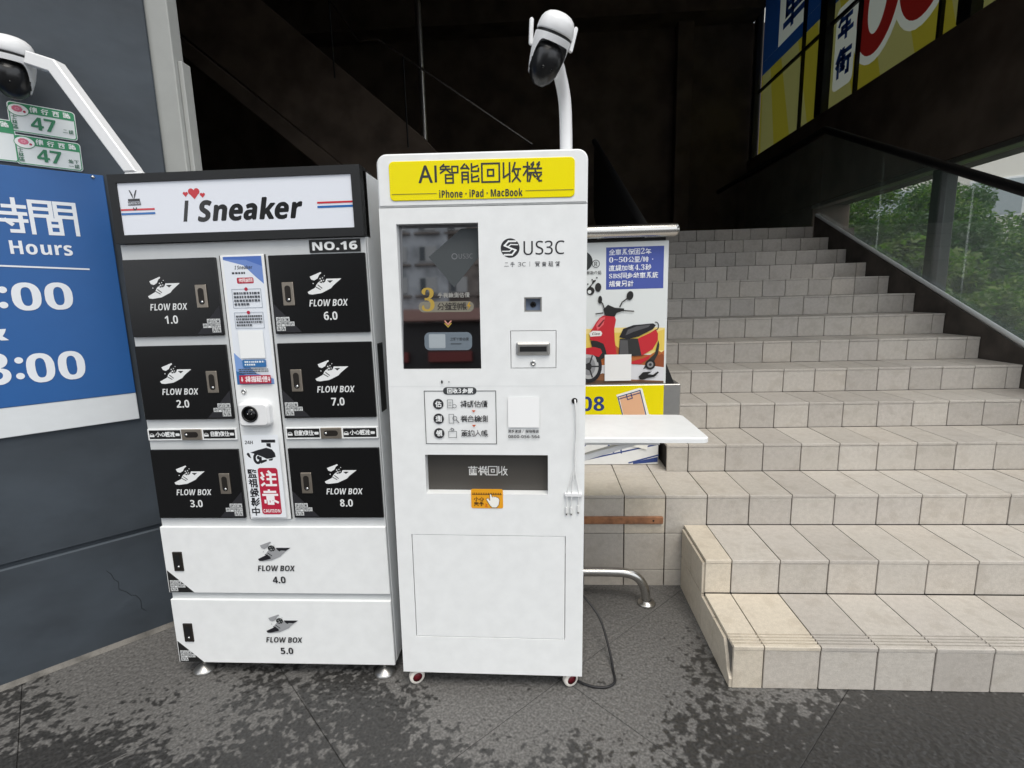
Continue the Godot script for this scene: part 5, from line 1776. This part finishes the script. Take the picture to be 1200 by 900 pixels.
func build_small_things():
	# camera on the kiosk head
	var c := thing("dome_camera", "white dome camera on a curved pole above the kiosk", "camera", Vector3(-0.70, 1.90, -0.12))
	part(c, "pole", tube(smooth_path([Vector3(0.0, -0.003, 0), Vector3(0.0, 0.10, 0), Vector3(-0.004, 0.19, 0.004), Vector3(-0.018, 0.25, 0.03), Vector3(-0.035, 0.285, 0.07)]), [0.021, 0.021, 0.021, 0.021, 0.021, 0.021, 0.021, 0.021, 0.021, 0.021, 0.021, 0.021, 0.021, 0.021, 0.021, 0.021, 0.021, 0.021, 0.021, 0.021, 0.022, 0.022, 0.022, 0.022, 0.022], 14), mats.camera_white)
	part(c, "pole_foot", lathe([Vector2(0, 0.004), Vector2(0.034, 0.004), Vector2(0.034, 0.008), Vector2(0.022, 0.012)], 20), mats.camera_white)
	dome_camera(c, Vector3(-0.053, 0.300, 0.125), Vector3(0.36, 0.30, -0.29), 0.79)
	for e in [[-0.109, 0.342, -0.06], [0.017, 0.312, -0.30]]:
		part(c, "antenna", prism(rrect(-0.006, -0.035, 0.006, 0.042, 0.0058), -0.004, 0.004, 0.002), mats.camera_white, Vector3(e[0], e[1], 0.13), Vector3(0, 0.5, e[2]))
	# camera on its bent arm above the locker
	var a := thing("bracket_camera", "white dome camera on a bent flat arm above the sneaker locker", "camera", Vector3(-2.19, 1.892, -0.10))
	part(a, "foot_plate", span(-0.045, 0.0, -0.05, 0.02, 0.022, 0.02, 0.003), mats.camera_white)
	part(a, "arm", prism(PackedVector2Array([Vector2(-0.045, 0.0225), Vector2(0.0, 0.0225), Vector2(-0.012, 0.045), Vector2(-0.235, 0.392), Vector2(-0.33, 0.425), Vector2(-0.345, 0.385), Vector2(-0.26, 0.355)]), -0.022, 0.022, 0.004), mats.camera_white)
	dome_camera(a, Vector3(-0.405, 0.388, 0.0), Vector3(0.14, 0.36, -0.14), 0.88, 0.88)
	# low stainless pipe rail
	var p := thing("pipe_rail", "low stainless steel pipe rail bent down into the pavement", "rail", Vector3(-0.317, 0, -0.53))
	part(p, "pipe", tube([Vector3(-1.3, 0.163, 0)] + smooth_path([Vector3(-0.20, 0.163, 0), Vector3(-0.10, 0.158, 0), Vector3(-0.045, 0.135, 0), Vector3(-0.012, 0.085, 0), Vector3(0.0, 0.012, 0)]), 0.0215, 18), mats.steel)
	part(p, "floor_flange", lathe([Vector2(0, 0), Vector2(0.042, 0), Vector2(0.044, 0.004), Vector2(0.038, 0.013), Vector2(0.024, 0.016), Vector2(0.0225, 0.022)], 28), mats.steel)
	part(p, "far_leg", tube([Vector3(-1.28, 0.163, 0), Vector3(-1.28, 0.0, 0)], 0.0215, 16), mats.steel)
	# wooden strip on the tiled riser
	var w := thing("wooden_strip", "worn brown wooden strip fixed across the tiled wall", "wooden strip", Vector3(-0.40, 0.352, -2 * TREAD - 0.0018))
	part(w, "batten", span(-0.8, -0.019, 0.001, 0.188, 0.019, 0.016, 0.004), mats.wood)
	for x in [-0.30, 0.14]:
		part(w, "screw", lathe([Vector2(0, 0), Vector2(0.005, 0), Vector2(0.004, 0.0012), Vector2(0, 0.0015)], 10), mats.dark_slot, Vector3(x, 0.0, 0.0162), Vector3(PI / 2, 0, 0))
